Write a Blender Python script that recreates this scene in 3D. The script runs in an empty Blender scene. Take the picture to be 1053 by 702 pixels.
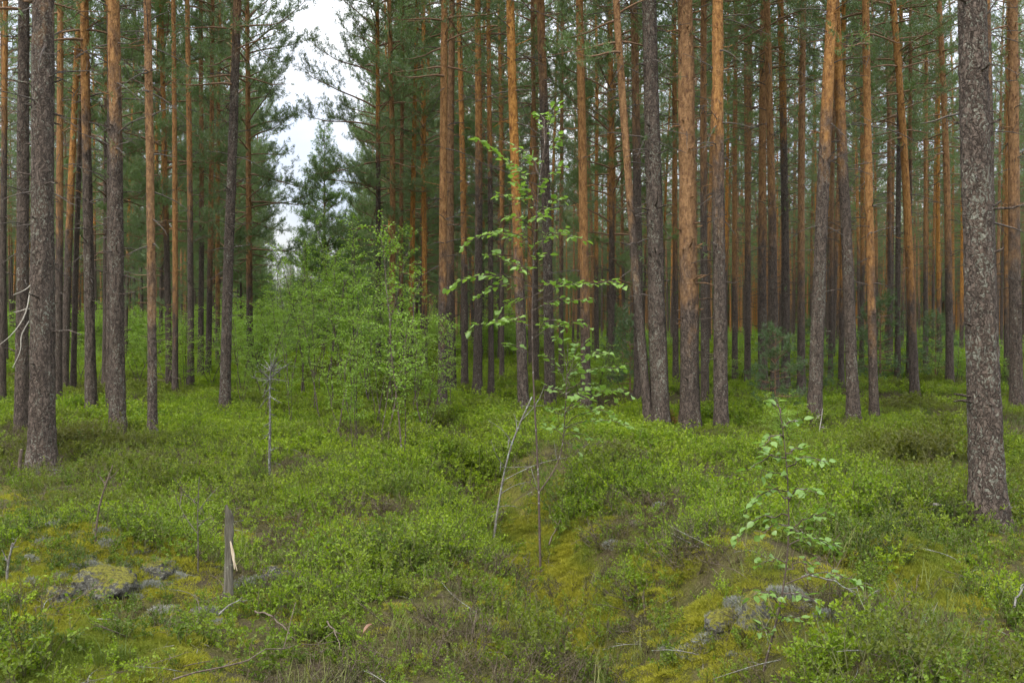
import bpy, math, random
import numpy as np
from mathutils import Vector, Matrix, Euler

R = math.radians
scene = bpy.context.scene
COL = scene.collection

# ------------------------------------------------------------------ camera numbers (photo space 1053 x 702)
FPX, CX, CY, HOR = 1024.0, 526.5, 351.0, 335.0
EYE = 1.6
PITCH = -math.atan((CY - HOR) / FPX)

def ray(px, py):
    u, v = (px - CX) / FPX, (CY - py) / FPX
    c, s = math.cos(PITCH), math.sin(PITCH)
    return np.array([u, c - v * s, s + v * c])

# ------------------------------------------------------------------ numpy value noise
def _hash(ix, iy, seed):
    h = (ix * 374761393 + iy * 668265263 + seed * 2147483647 + 1013904223) & 0xFFFFFFFF
    h = ((h ^ (h >> 13)) * 1274126177) & 0xFFFFFFFF
    h = ((h ^ (h >> 16)) * 2246822519) & 0xFFFFFFFF
    return ((h ^ (h >> 15)) & 0xFFFFFF) / float(0xFFFFFF)

def vnoise(x, y, seed=0):
    x, y = np.asarray(x, float), np.asarray(y, float)
    xi, yi = np.floor(x).astype(np.int64), np.floor(y).astype(np.int64)
    fx, fy = x - xi, y - yi
    fx, fy = fx * fx * (3 - 2 * fx), fy * fy * (3 - 2 * fy)
    a, b = _hash(xi, yi, seed), _hash(xi + 1, yi, seed)
    c, d = _hash(xi, yi + 1, seed), _hash(xi + 1, yi + 1, seed)
    return (a + (b - a) * fx) * (1 - fy) + (c + (d - c) * fx) * fy

def fbm(x, y, seed=0, octaves=4):
    x, y = np.asarray(x, float), np.asarray(y, float)
    t, amp, tot = 0.0, 1.0, 0.0
    for o in range(octaves):
        t = t + amp * vnoise(x * 2 ** o + 17.3 * o, y * 2 ** o - 9.1 * o, seed + o)
        tot += amp
        amp *= 0.5
    return t / tot

# ------------------------------------------------------------------ terrain
DITCH_Y = np.array([-10, 3.0, 4.6, 5.7, 7.3, 9.9, 13, 17, 30, 60, 120, 300.])
DITCH_X = np.array([2.0, 0.75, .50, .40, .14, -.2, -.95, -1.9, -5.5, -12.3, -25.5, -65.])

def corridor(y):
    return np.interp(y, DITCH_Y, DITCH_X)

HUMPS = [(-2.75, 6.3, .36, .80), (-1.6, 5.75, .10, .45), (-.9, 5.5, .08, .4), (2.35, 6.6, .16, .55), (1.25, 5.85, .12, .4), (3.1, 8.0, .12, .6),
         (-.65, 11.4, .30, .55), (.7, 9.6, .13, .6), (1.3, 7.6, .10, .5), (-2.6, 4.9, .10, .6), (2.6, 4.9, .10, .5), (-4.2, 8.3, .12, .8), (4.0, 11.5, .12, .9)]

def ground_z(x, y):
    x, y = np.asarray(x, float), np.asarray(y, float)
    rise = np.clip(y - 20, 0, 90)
    z = 0.012 * rise * np.clip((y - 20) / 15, 0, 1)
    z = z + 0.26 * (fbm(x / 3.4, y / 3.4, 3, 3) - .5) + 0.24 * (fbm(x / .8, y / .8, 11, 3) - .5)
    dd = x - corridor(y)
    near = np.clip((26 - y) / 14, 0, 1)
    z = z - 0.36 * near * np.exp(-(dd / .45) ** 2) + 0.22 * near * np.exp(-((dd - 1.0) / .6) ** 2) + .06 * near * np.exp(-((dd + .9) / .5) ** 2)
    for hx, hy, hh, hs in HUMPS:
        z = z + hh * np.exp(-((x - hx) ** 2 + (y - hy) ** 2) / (2 * hs * hs * .5))
    return z

def hit(px, py, lift=0.0):
    d = ray(px, py)
    t = np.concatenate([np.arange(2, 12, .01), np.geomspace(12, 400, 2600)])
    P = np.array([0, 0, EYE]) + d * t[:, None]
    below = np.nonzero(P[:, 2] < ground_z(P[:, 0], P[:, 1]) + lift)[0]
    k = below[0] if len(below) else len(t) - 1
    return float(P[k, 0]), float(P[k, 1])

def at(px, py, dist):
    """the point seen at a photo pixel, dist metres ahead"""
    d = ray(px, py)
    p = np.array([0, 0, EYE]) + d * (dist / d[1])
    return p

# ------------------------------------------------------------------ mesh builder
class MB:
    def __init__(self):
        self.v, self.f, self.n = [], [], 0

    def add(self, verts, faces, mat=0, smooth=False):
        verts = np.asarray(verts, np.float32).reshape(-1, 3)
        faces = np.asarray(faces, np.int32)
        if len(verts) == 0:
            return
        self.v.append(verts)
        self.f.append((faces + self.n, mat, smooth))
        self.n += len(verts)

    def merge(self, other, matmap=None, M=None):
        off = self.n
        for v in other.v:
            self.v.append(v if M is None else (v @ np.array(M.to_3x3()).T + np.array(M.translation)).astype(np.float32))
        for f, m, s in other.f:
            self.f.append((f + off, m if matmap is None else matmap[m], s))
        self.n += other.n

    def mesh(self, name, mats):
        me = bpy.data.meshes.new(name)
        V = np.concatenate(self.v)
        me.vertices.add(len(V))
        me.vertices.foreach_set('co', V.ravel())
        loops = np.concatenate([f.ravel() for f, m, s in self.f]).astype(np.int32)
        tot = np.concatenate([np.full(len(f), f.shape[1], np.int32) for f, m, s in self.f])
        mi = np.concatenate([np.full(len(f), m, np.int32) for f, m, s in self.f])
        sm = np.concatenate([np.full(len(f), s, bool) for f, m, s in self.f])
        start = np.concatenate([[0], np.cumsum(tot)[:-1]]).astype(np.int32)
        me.loops.add(len(loops))
        me.loops.foreach_set('vertex_index', loops)
        me.polygons.add(len(tot))
        me.polygons.foreach_set('loop_start', start)
        me.polygons.foreach_set('loop_total', tot)
        me.polygons.foreach_set('material_index', mi)
        me.polygons.foreach_set('use_smooth', sm)
        for m in mats:
            me.materials.append(m)
        me.update(calc_edges=True)
        return me

def unit(a):
    a = np.asarray(a, float)
    return a / np.maximum(np.linalg.norm(a, axis=-1, keepdims=True), 1e-9)

def tube(mb, pts, rad, n=6, mat=0, cap=True, wob=None):
    pts = np.asarray(pts, float)
    m = len(pts)
    rad = np.broadcast_to(np.asarray(rad, float), (m,))
    tan = unit(np.gradient(pts, axis=0))
    ref = np.array([1., 0, 0]) if abs(tan[0][0]) < .8 else np.array([0, 1., 0])
    a = unit(np.cross(tan, ref))
    b = np.cross(tan, a)
    th = np.linspace(0, 2 * math.pi, n, endpoint=False)
    r = rad[:, None] * np.ones(n)
    if wob is not None:
        r = r + wob
    V = pts[:, None, :] + r[..., None] * (np.cos(th)[None, :, None] * a[:, None, :] + np.sin(th)[None, :, None] * b[:, None, :])
    i, j = np.meshgrid(np.arange(m - 1), np.arange(n), indexing='ij')
    j2 = (j + 1) % n
    F = np.stack([i * n + j, i * n + j2, (i + 1) * n + j2, (i + 1) * n + j], -1).reshape(-1, 4)
    mb.add(V.reshape(-1, 3), F, mat, True)
    if cap:
        mb.add(np.vstack([V[-1], pts[-1] + tan[-1] * rad[-1] * .5]), [[k, (k + 1) % n, n] for k in range(n)], mat, True)

def leaves(mb, P, D, L, W, rng, mat=0, fold=.25, full=False, up=None):
    """leaf blades: base P, direction D, length L, width W (arrays)"""
    N = len(P)
    if N == 0:
        return
    P, D = np.asarray(P, float), unit(D)
    L = np.broadcast_to(np.asarray(L, float), (N,))[:, None]
    W = np.broadcast_to(np.asarray(W, float), (N,))[:, None]
    nrm = rng.normal(size=(N, 3)) * (.9 if up is None else .38)
    nrm[:, 2] += 1.0
    S = unit(np.cross(D, nrm))
    Nn = unit(np.cross(S, D))
    if full:   # seven-point ovate leaf, folded along its midrib, tip drooping
        q = [(0, 0, 0), (.22, .40, .5), (.50, .46, .5), (.80, .20, .25)]
        b = P
        tip = P + D * L - Nn * L * .10
        pts = [b]
        for s in (1, -1):
            for (l, w, z) in q[1:]:
                pts.append(P + D * L * l + S * W * w * s + Nn * W * fold * z)
        pts.append(tip)
        V = np.stack(pts, 1).reshape(-1, 3)
        o = np.arange(N)[:, None] * 8
        F4 = np.concatenate([o + np.array([[0, 1, 2, 7]]), o + np.array([[0, 7, 5, 4]])])
        F3 = np.concatenate([o + np.array([[2, 3, 7]]), o + np.array([[7, 6, 5]])])
        n0 = mb.n
        mb.add(V, F4, mat, True)
        mb.f.append((F3.astype(np.int32) + n0, mat, True))
    else:
        m = P + D * L * .45 
        V = np.stack([P, m + S * W * .5 + Nn * W * fold, P + D * L, m - S * W * .5 + Nn * W * fold], 1).reshape(-1, 3)
        o = np.arange(N)[:, None] * 4
        F = np.concatenate([o + np.array([[0, 1, 2]]), o + np.array([[0, 2, 3]])])
        mb.add(V, F, mat)

def blades(mb, P, D, L, W, rng, mat=0):
    """single triangle needles"""
    N = len(P)
    D = unit(D)
    S = unit(np.cross(D, rng.normal(size=(N, 3)))) * np.broadcast_to(W, (N,))[:, None]
    V = np.stack([P - S, P + S, P + D * np.broadcast_to(L, (N,))[:, None]], 1).reshape(-1, 3)
    mb.add(V, np.arange(N * 3).reshape(-1, 3), mat)

# ------------------------------------------------------------------ materials
def new_mat(name):
    m = bpy.data.materials.new(name)
    m.use_nodes = True
    nt = m.node_tree
    nt.nodes.clear()
    out = nt.nodes.new('ShaderNodeOutputMaterial')
    return m, nt, out

def nd(nt, kind, **kw):
    n = nt.nodes.new(kind)
    for k, v in kw.items():
        if k.startswith('i_'):
            n.inputs[k[2:].replace('_', ' ')].default_value = v
        else:
            setattr(n, k, v)
    return n

def mixrgb(nt, fac, a, b, blend='MIX'):
    n = nt.nodes.new('ShaderNodeMix')
    n.data_type = 'RGBA'
    n.blend_type = blend
    for sock, val in ((n.inputs[0], fac), (n.inputs[6], a), (n.inputs[7], b)):
        if isinstance(val, bpy.types.NodeSocket):
            nt.links.new(val, sock)
        elif isinstance(val, (int, float)):
            sock.default_value = val
        else:
            sock.default_value = (*val, 1)
    return n.outputs[2]

def ramp(nt, val, lo, hi):
    n = nt.nodes.new('ShaderNodeMapRange')
    n.interpolation_type = 'SMOOTHSTEP'
    nt.links.new(val, n.inputs[0])
    for k, v in ((1, lo), (2, hi)):
        if isinstance(v, bpy.types.NodeSocket):
            nt.links.new(v, n.inputs[k])
        else:
            n.inputs[k].default_value = v
    return n.outputs[0]

def math_n(nt, op, a, b=0.0):
    n = nt.nodes.new('ShaderNodeMath')
    n.operation = op
    for sock, val in ((n.inputs[0], a), (n.inputs[1], b)):
        if isinstance(val, bpy.types.NodeSocket):
            nt.links.new(val, sock)
        else:
            sock.default_value = val
    return n.outputs[0]

def noise_n(nt, vec, scale, detail=3, rough=.55):
    n = nt.nodes.new('ShaderNodeTexNoise')
    n.inputs['Scale'].default_value = scale
    n.inputs['Detail'].default_value = detail
    n.inputs['Roughness'].default_value = rough
    if vec is not None:
        nt.links.new(vec, n.inputs['Vector'])
    return n.outputs[0]

def scaled(nt, vec, s):
    n = nt.nodes.new('ShaderNodeMapping')
    n.inputs['Scale'].default_value = s
    nt.links.new(vec, n.inputs['Vector'])
    return n.outputs[0]

def leaf_mat(name, c1, c2, c3=None, trans=.35, rough=.5, patch=.6, spec=.35, islands=True):
    """c1..c2 by plant and leaf, c3 in patches over the ground"""
    m, nt, out = new_mat(name)
    L = nt.links
    geo = nd(nt, 'ShaderNodeNewGeometry')
    info = nd(nt, 'ShaderNodeObjectInfo')
    f = info.outputs['Random']
    if islands:
        f = math_n(nt, 'ADD', math_n(nt, 'MULTIPLY', f, .55), math_n(nt, 'MULTIPLY', geo.outputs['Random Per Island'], .45))
    c = mixrgb(nt, f, c1, c2)
    if c3 is not None:
        pn = ramp(nt, noise_n(nt, geo.outputs['Position'], patch, 3, .6), .46, .66)
        c = mixrgb(nt, pn, c, c3)
    p = nd(nt, 'ShaderNodeBsdfPrincipled')
    p.inputs['Roughness'].default_value = rough
    p.inputs['Specular IOR Level'].default_value = spec
    L.new(c, p.inputs['Base Color'])
    t = nd(nt, 'ShaderNodeBsdfTranslucent')
    tc = mixrgb(nt, 1.0, c, (1.15, 1.25, .55), 'MULTIPLY')
    L.new(tc, t.inputs['Color'])
    mx = nd(nt, 'ShaderNodeMixShader')
    mx.inputs[0].default_value = trans
    L.new(p.outputs[0], mx.inputs[1])
    L.new(t.outputs[0], mx.inputs[2])
    L.new(mx.outputs[0], out.inputs[0])
    return m

def wood_mat(name, c1, c2, scale=(40, 40, 10), lichen=None, amount=.58, rough=.85, bump=.4):
    m, nt, out = new_mat(name)
    tc = nd(nt, 'ShaderNodeTexCoord')
    v = scaled(nt, tc.outputs['Object'], scale)
    n1 = noise_n(nt, v, 1.0, 5, .65)
    c = mixrgb(nt, ramp(nt, n1, .35, .65), c1, c2)
    if lichen is not None:
        n2 = noise_n(nt, tc.outputs['Object'], 28, 3, .6)
        c = mixrgb(nt, ramp(nt, n2, amount, amount + .06), c, lichen)
    p = nd(nt, 'ShaderNodeBsdfPrincipled')
    p.inputs['Roughness'].default_value = rough
    p.inputs['Specular IOR Level'].default_value = .2
    nt.links.new(c, p.inputs['Base Color'])
    b = nd(nt, 'ShaderNodeBump')
    b.inputs['Strength'].default_value = bump
    b.inputs['Distance'].default_value = .01
    nt.links.new(n1, b.inputs['Height'])
    nt.links.new(b.outputs[0], p.inputs['Normal'])
    nt.links.new(p.outputs[0], out.inputs[0])
    return m

def bark_mat():
    """Scots pine: grey brown fissured plates below, flaking orange above obj['bark_line'] metres; obj['lichen'] grey green flecks"""
    m, nt, out = new_mat('pine_bark')
    L = nt.links
    tc = nd(nt, 'ShaderNodeTexCoord')
    info = nd(nt, 'ShaderNodeObjectInfo')
    co = tc.outputs['Object']
    off = nd(nt, 'ShaderNodeVectorMath', operation='ADD')
    comb = nd(nt, 'ShaderNodeCombineXYZ')
    L.new(math_n(nt, 'MULTIPLY', info.outputs['Random'], 37.0), comb.inputs[2])
    L.new(co, off.inputs[0])
    L.new(comb.outputs[0], off.inputs[1])
    v = off.outputs[0]
    sep = nd(nt, 'ShaderNodeSeparateXYZ')
    L.new(co, sep.inputs[0])
    z = sep.outputs[2]

    def attr(n):
        a = nd(nt, 'ShaderNodeAttribute', attribute_type='OBJECT', attribute_name=n)
        return a.outputs['Fac']
    warp = nd(nt, 'ShaderNodeVectorMath', operation='ADD')
    wn = nd(nt, 'ShaderNodeTexNoise')
    wn.inputs['Scale'].default_value = 14
    L.new(v, wn.inputs['Vector'])
    sc = nd(nt, 'ShaderNodeVectorMath', operation='SCALE')
    sc.inputs['Scale'].default_value = .09
    L.new(wn.outputs['Color'], sc.inputs[0])
    L.new(v, warp.inputs[0])
    L.new(sc.outputs[0], warp.inputs[1])
    def crack(vec, sc_, wdt):
        q = noise_n(nt, scaled(nt, vec, sc_), 1, 3, .55)
        return ramp(nt, math_n(nt, 'ABSOLUTE', math_n(nt, 'SUBTRACT', q, .5)), .0, wdt)
    plate = math_n(nt, 'MULTIPLY', math_n(nt, 'ADD', .25, math_n(nt, 'MULTIPLY', crack(warp.outputs[0], (19, 19, 5.0), .075), .75)), math_n(nt, 'ADD', .4, math_n(nt, 'MULTIPLY', crack(warp.outputs[0], (36, 36, 15), .07), .6)))
    nbig = noise_n(nt, scaled(nt, v, (6, 6, 3)), 1, 4, .6)
    nfine = noise_n(nt, scaled(nt, v, (90, 90, 40)), 1, 4, .65)
    low = mixrgb(nt, plate, (.022, .017, .014), (.125, .096, .077))
    low = mixrgb(nt, ramp(nt, nfine, .50, .80), low, (.135, .112, .092))
    low = mixrgb(nt, ramp(nt, nbig, .50, .75), low, (.080, .054, .040))
    # lichen flecks
    lf = noise_n(nt, scaled(nt, warp.outputs[0], (52, 52, 30)), 1, 4, .62)
    fleck = math_n(nt, 'ADD', math_n(nt, 'ADD', lf, math_n(nt, 'MULTIPLY', math_n(nt, 'SUBTRACT', nbig, .5), .55)), math_n(nt, 'MULTIPLY', math_n(nt, 'SUBTRACT', attr('lichen'), .5), .55))
    fleck = ramp(nt, fleck, .57, .66)
    low = mixrgb(nt, math_n(nt, 'MULTIPLY', fleck, .75), low, (.225, .23, .185))
    # upper bark
    vup = noise_n(nt, scaled(nt, v, (22, 22, 9)), 1, 5, .68)
    up = mixrgb(nt, ramp(nt, vup, .36, .62), (.205, .092, .027), (.39, .198, .058))
    up = mixrgb(nt, ramp(nt, nfine, .58, .72), up, (.50, .29, .16))
    up = mixrgb(nt, ramp(nt, vup, .40, .32), up, (.10, .046, .028))
    chip = noise_n(nt, scaled(nt, warp.outputs[0], (42, 42, 26)), 1, 4, .6)
    up = mixrgb(nt, math_n(nt, 'MULTIPLY', ramp(nt, chip, .56, .66), .75), up, (.13, .060, .032))
    hs = nd(nt, 'ShaderNodeHueSaturation')
    L.new(up, hs.inputs['Color'])
    L.new(math_n(nt, 'ADD', .80, math_n(nt, 'MULTIPLY', info.outputs['Random'], .24)), hs.inputs['Saturation'])
    L.new(math_n(nt, 'ADD', .72, math_n(nt, 'MULTIPLY', info.outputs['Random'], .5)), hs.inputs['Value'])
    line = attr('bark_line')
    zz = math_n(nt, 'ADD', math_n(nt, 'SUBTRACT', z, line), math_n(nt, 'MULTIPLY', math_n(nt, 'SUBTRACT', nbig, .5), 4.5))
    f = ramp(nt, zz, -.6, 1.6)
    col = mixrgb(nt, f, low, hs.outputs[0])
    p = nd(nt, 'ShaderNodeBsdfPrincipled')
    p.inputs['Roughness'].default_value = .9
    p.inputs['Specular IOR Level'].default_value = .15
    L.new(col, p.inputs['Base Color'])
    b = nd(nt, 'ShaderNodeBump')
    b.inputs['Strength'].default_value = .9
    b.inputs['Distance'].default_value = .02
    hgt = math_n(nt, 'ADD', math_n(nt, 'MULTIPLY', plate, .8), math_n(nt, 'MULTIPLY', nfine, .5))
    L.new(hgt, b.inputs['Height'])
    L.new(b.outputs[0], p.inputs['Normal'])
    L.new(p.outputs[0], out.inputs[0])
    return m

def ground_mat():
    m, nt, out = new_mat('forest_floor')
    L = nt.links
    geo = nd(nt, 'ShaderNodeNewGeometry')
    P = geo.outputs['Position']
    a = noise_n(nt, P, .9, 5, .6)
    b_ = noise_n(nt, P, 5, 5, .7)
    c_ = noise_n(nt, P, 40, 4, .7)
    col = mixrgb(nt, ramp(nt, a, .40, .60), (.050, .047, .016), (.090, .090, .020))
    col = mixrgb(nt, ramp(nt, b_, .45, .62), col, (.052, .040, .024))
    col = mixrgb(nt, ramp(nt, c_, .5, .7), col, (.12, .105, .045))
    att = nd(nt, 'ShaderNodeAttribute', attribute_name='moss')
    mcol = mixrgb(nt, ramp(nt, b_, .35, .65), (.095, .098, .018), (.175, .170, .025))
    mcol = mixrgb(nt, ramp(nt, c_, .42, .66), mcol, (.085, .075, .02))
    col = mixrgb(nt, att.outputs['Fac'], col, mcol)
    p = nd(nt, 'ShaderNodeBsdfPrincipled')
    p.inputs['Roughness'].default_value = .95
    p.inputs['Specular IOR Level'].default_value = .1
    L.new(col, p.inputs['Base Color'])
    bp = nd(nt, 'ShaderNodeBump')
    bp.inputs['Strength'].default_value = 1
    bp.inputs['Distance'].default_value = .03
    L.new(math_n(nt, 'ADD', b_, c_), bp.inputs['Height'])
    L.new(bp.outputs[0], p.inputs['Normal'])
    L.new(p.outputs[0], out.inputs[0])
    return m

def rock_mat():
    m, nt, out = new_mat('lichen_rock')
    L = nt.links
    geo = nd(nt, 'ShaderNodeNewGeometry')
    P = geo.outputs['Position']
    a = noise_n(nt, P, 9, 6, .7)
    c_ = noise_n(nt, P, 60, 5, .75)
    col = mixrgb(nt, ramp(nt, a, .40, .60), (.055, .052, .043), (.120, .115, .096))
    col = mixrgb(nt, ramp(nt, c_, .46, .62), col, (.19, .187, .155))
    col = mixrgb(nt, ramp(nt, c_, .44, .34), col, (.05, .048, .04))
    sep = nd(nt, 'ShaderNodeSeparateXYZ')
    L.new(geo.outputs['Normal'], sep.inputs[0])
    mo = math_n(nt, 'ADD', math_n(nt, 'ADD', sep.outputs[2], math_n(nt, 'MULTIPLY', math_n(nt, 'SUBTRACT', a, .5), 3.0)), math_n(nt, 'MULTIPLY', math_n(nt, 'SUBTRACT', c_, .5), 2.2))
    col = mixrgb(nt, ramp(nt, mo, .42, .80), col, mixrgb(nt, ramp(nt, c_, .4, .6), (.075, .068, .022), (.17, .165, .028)))
    p = nd(nt, 'ShaderNodeBsdfPrincipled')
    p.inputs['Roughness'].default_value = .95
    p.inputs['Specular IOR Level'].default_value = .1
    L.new(col, p.inputs['Base Color'])
    bp = nd(nt, 'ShaderNodeBump')
    bp.inputs['Strength'].default_value = 1
    bp.inputs['Distance'].default_value = .02
    L.new(math_n(nt, 'ADD', a, c_), bp.inputs['Height'])
    L.new(bp.outputs[0], p.inputs['Normal'])
    L.new(p.outputs[0], out.inputs[0])
    return m

BARK = bark_mat()
LIMB = wood_mat('pine_limb', (.13, .085, .055), (.22, .13, .075), (30, 30, 30))
DEADW = wood_mat('grey_dead_wood', (.10, .092, .08), (.20, .185, .16), (60, 60, 60), lichen=(.24, .27, .22), amount=.56)
DARKW = wood_mat('dark_dead_wood', (.055, .046, .040), (.12, .10, .085), (60, 60, 60), lichen=(.17, .18, .15), amount=.62)
SNAGW = wood_mat('lichened_snag_wood', (.06, .056, .050), (.13, .12, .105), (60, 60, 60), lichen=(.20, .22, .18), amount=.54)
PALEW = wood_mat('pale_dead_wood', (.26, .24, .20), (.42, .39, .33), (60, 60, 60))
STEM = wood_mat('birch_stem', (.060, .043, .034), (.12, .09, .072), (50, 50, 25), lichen=(.22, .21, .19), amount=.60)
TWIGM = wood_mat('fallen_twig_wood', (.075, .055, .040), (.14, .11, .085), (40, 40, 40))
NEEDLE = leaf_mat('pine_needles', (.095, .142, .070), (.140, .190, .088), (.130, .195, .068), trans=.40, rough=.45, patch=.35)
SPRUCE = leaf_mat('spruce_needles', (.075, .125, .055), (.110, .165, .066), trans=.34, rough=.5)
BIRCH = leaf_mat('birch_leaves', (.150, .260, .036), (.250, .365, .050), trans=.45, rough=.42, spec=.4)
BIRCH_NEAR = leaf_mat('near_birch_leaves', (.150, .260, .060), (.230, .340, .080), trans=.42, rough=.4, spec=.45)
BILB = leaf_mat('bilberry_leaves', (.066, .136, .009), (.205, .275, .012), (.050, .085, .010), trans=.40, rough=.5, patch=.55)
BILB_FAR = leaf_mat('far_bilberry_leaves', (.090, .170, .009), (.250, .325, .012), (.088, .092, .014), trans=.46, rough=.55, patch=.30)
BSTEM = leaf_mat('bilberry_stems', (.10, .085, .035), (.085, .11, .028), trans=0.0, rough=.8)
HEATH = leaf_mat('heather_sprigs', (.066, .052, .020), (.095, .086, .022), (.048, .060, .016), trans=.2, rough=.8, patch=.9)
GRASSM = leaf_mat('grass_blades', (.11, .145, .026), (.19, .185, .055), (.075, .12, .018), trans=.35, rough=.55, patch=.8)
MOSSM = leaf_mat('moss_sprigs', (.185, .185, .014), (.310, .290, .022), (.110, .145, .015), trans=.35, rough=.8, patch=.8)
LICHM = leaf_mat('lichen_tufts', (.14, .145, .125), (.24, .245, .215), trans=.15, rough=.95)
DRYLEAF = leaf_mat('dry_leaf', (.23, .13, .085), (.27, .16, .11), trans=.2, rough=.7)
RUSTN = leaf_mat('rusty_needles', (.28, .14, .045), (.34, .19, .07), trans=.2, rough=.7)
FLOOR = ground_mat()
ROCK = rock_mat()

# ------------------------------------------------------------------ object helpers
def empty(name, loc, label, cat, group=None, rot=(0, 0, 0), scl=(1, 1, 1)):
    o = bpy.data.objects.new(name, None)
    COL.objects.link(o)
    o.location, o.rotation_euler, o.scale = loc, rot, scl
    o.empty_display_size = .1
    o['label'], o['category'] = label, cat
    if group:
        o['group'] = group
    return o

def part(name, me, parent):
    o = bpy.data.objects.new(name, me)
    COL.objects.link(o)
    o.parent = parent
    return o

def thing(name, me, loc, label, cat, group=None, rot=(0, 0, 0)):
    o = bpy.data.objects.new(name, me)
    COL.objects.link(o)
    o.location, o.rotation_euler = loc, rot
    o['label'], o['category'] = label, cat
    if group:
        o['group'] = group
    return o

def copy_tree(src, loc, rot, scl, label, group):
    r = src.copy()
    COL.objects.link(r)
    r.location, r.rotation_euler, r.scale = loc, rot, scl
    r['label'], r['group'] = label, group
    for ch in list(src.children):
        c = ch.copy()
        COL.objects.link(c)
        c.parent = r
        for g in list(ch.children):
            d = g.copy()
            COL.objects.link(d)
            d.parent = c
    return r

# ------------------------------------------------------------------ ground sheet
def moss_field(x, y):
    m = fbm(x / .8, y / .8, 71, 5)
    f = np.clip((m - .54) / .12, 0, 1) * np.clip((14 - y) / 5, 0, 1)
    for px, py, s in ((60, 585, .55), (650, 640, .5), (610, 590, .45), (690, 660, .35), (900, 515, .4), (930, 625, .5), (90, 672, .5), (230, 590, .3), (660, 600, .4), (560, 560, .35), (1000, 610, .5)):
        mx, my = MOSS_XY[(px, py)]
        f = np.maximum(f, np.clip(1.25 * np.exp(-(((x - mx) / s) ** 2 + ((y - my) / (s * 1.3)) ** 2)), 0, 1) * np.clip((m - .42) / .12, 0, 1))
    dd = x - corridor(y)
    f = np.maximum(f, np.clip(1.2 * np.exp(-((dd - .22) / .30) ** 2) * (y < 11) * np.clip((m - .38) / .12, 0, 1), 0, 1))
    return f

MOSS_XY = {p: hit(*p) for p in ((60, 585), (650, 640), (610, 590), (690, 660), (900, 515), (930, 625), (90, 672), (230, 590), (660, 600), (560, 560), (1000, 610))}

def build_ground():
    ys = np.concatenate([np.linspace(-14, 2.4, 20), np.linspace(2.5, 14, 260), 14 + (np.linspace(0, 1, 120)[1:] ** 2.2) * 386])
    t = np.linspace(-1, 1, 300)
    xs = 9 * t + 391 * np.sign(t) * np.abs(t) ** 9
    X, Y = np.meshgrid(xs, ys)
    Z = ground_z(X, Y)
    far = np.clip((np.hypot(X, Y) - 150) / 200, 0, 1)
    Z = Z - far * 2
    ny, nx = X.shape
    i, j = np.meshgrid(np.arange(ny - 1), np.arange(nx - 1), indexing='ij')
    F = np.stack([i * nx + j, i * nx + j + 1, (i + 1) * nx + j + 1, (i + 1) * nx + j], -1).reshape(-1, 4)
    mb = MB()
    mb.add(np.stack([X, Y, Z], -1).reshape(-1, 3), F, 0, True)
    me = mb.mesh('ground', [FLOOR])
    a = me.attributes.new('moss', 'FLOAT', 'POINT')
    a.data.foreach_set('value', moss_field(X, Y).ravel().astype(np.float32))
    o = bpy.data.objects.new('ground', me)
    COL.objects.link(o)
    o['kind'] = 'structure'

build_ground()

# ------------------------------------------------------------------ pines
PHI = 2.39996

def trunk_radius(z, r0, H):
    flare = 1 + .42 * np.exp(-np.maximum(z, 0) / .20) + .12 * np.exp(-np.maximum(z, 0) / .6)
    return r0 * flare * np.clip(1 - .036 * z - .0 * z, .10, 2) * np.clip((H - z) / 2.0, .06, 1)

def sway(z, a, b, ph):
    return np.stack([a * np.sin(z * .31 + ph) * z * .035, b * np.sin(z * .27 + ph * 1.7) * z * .035, z], -1)

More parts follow.
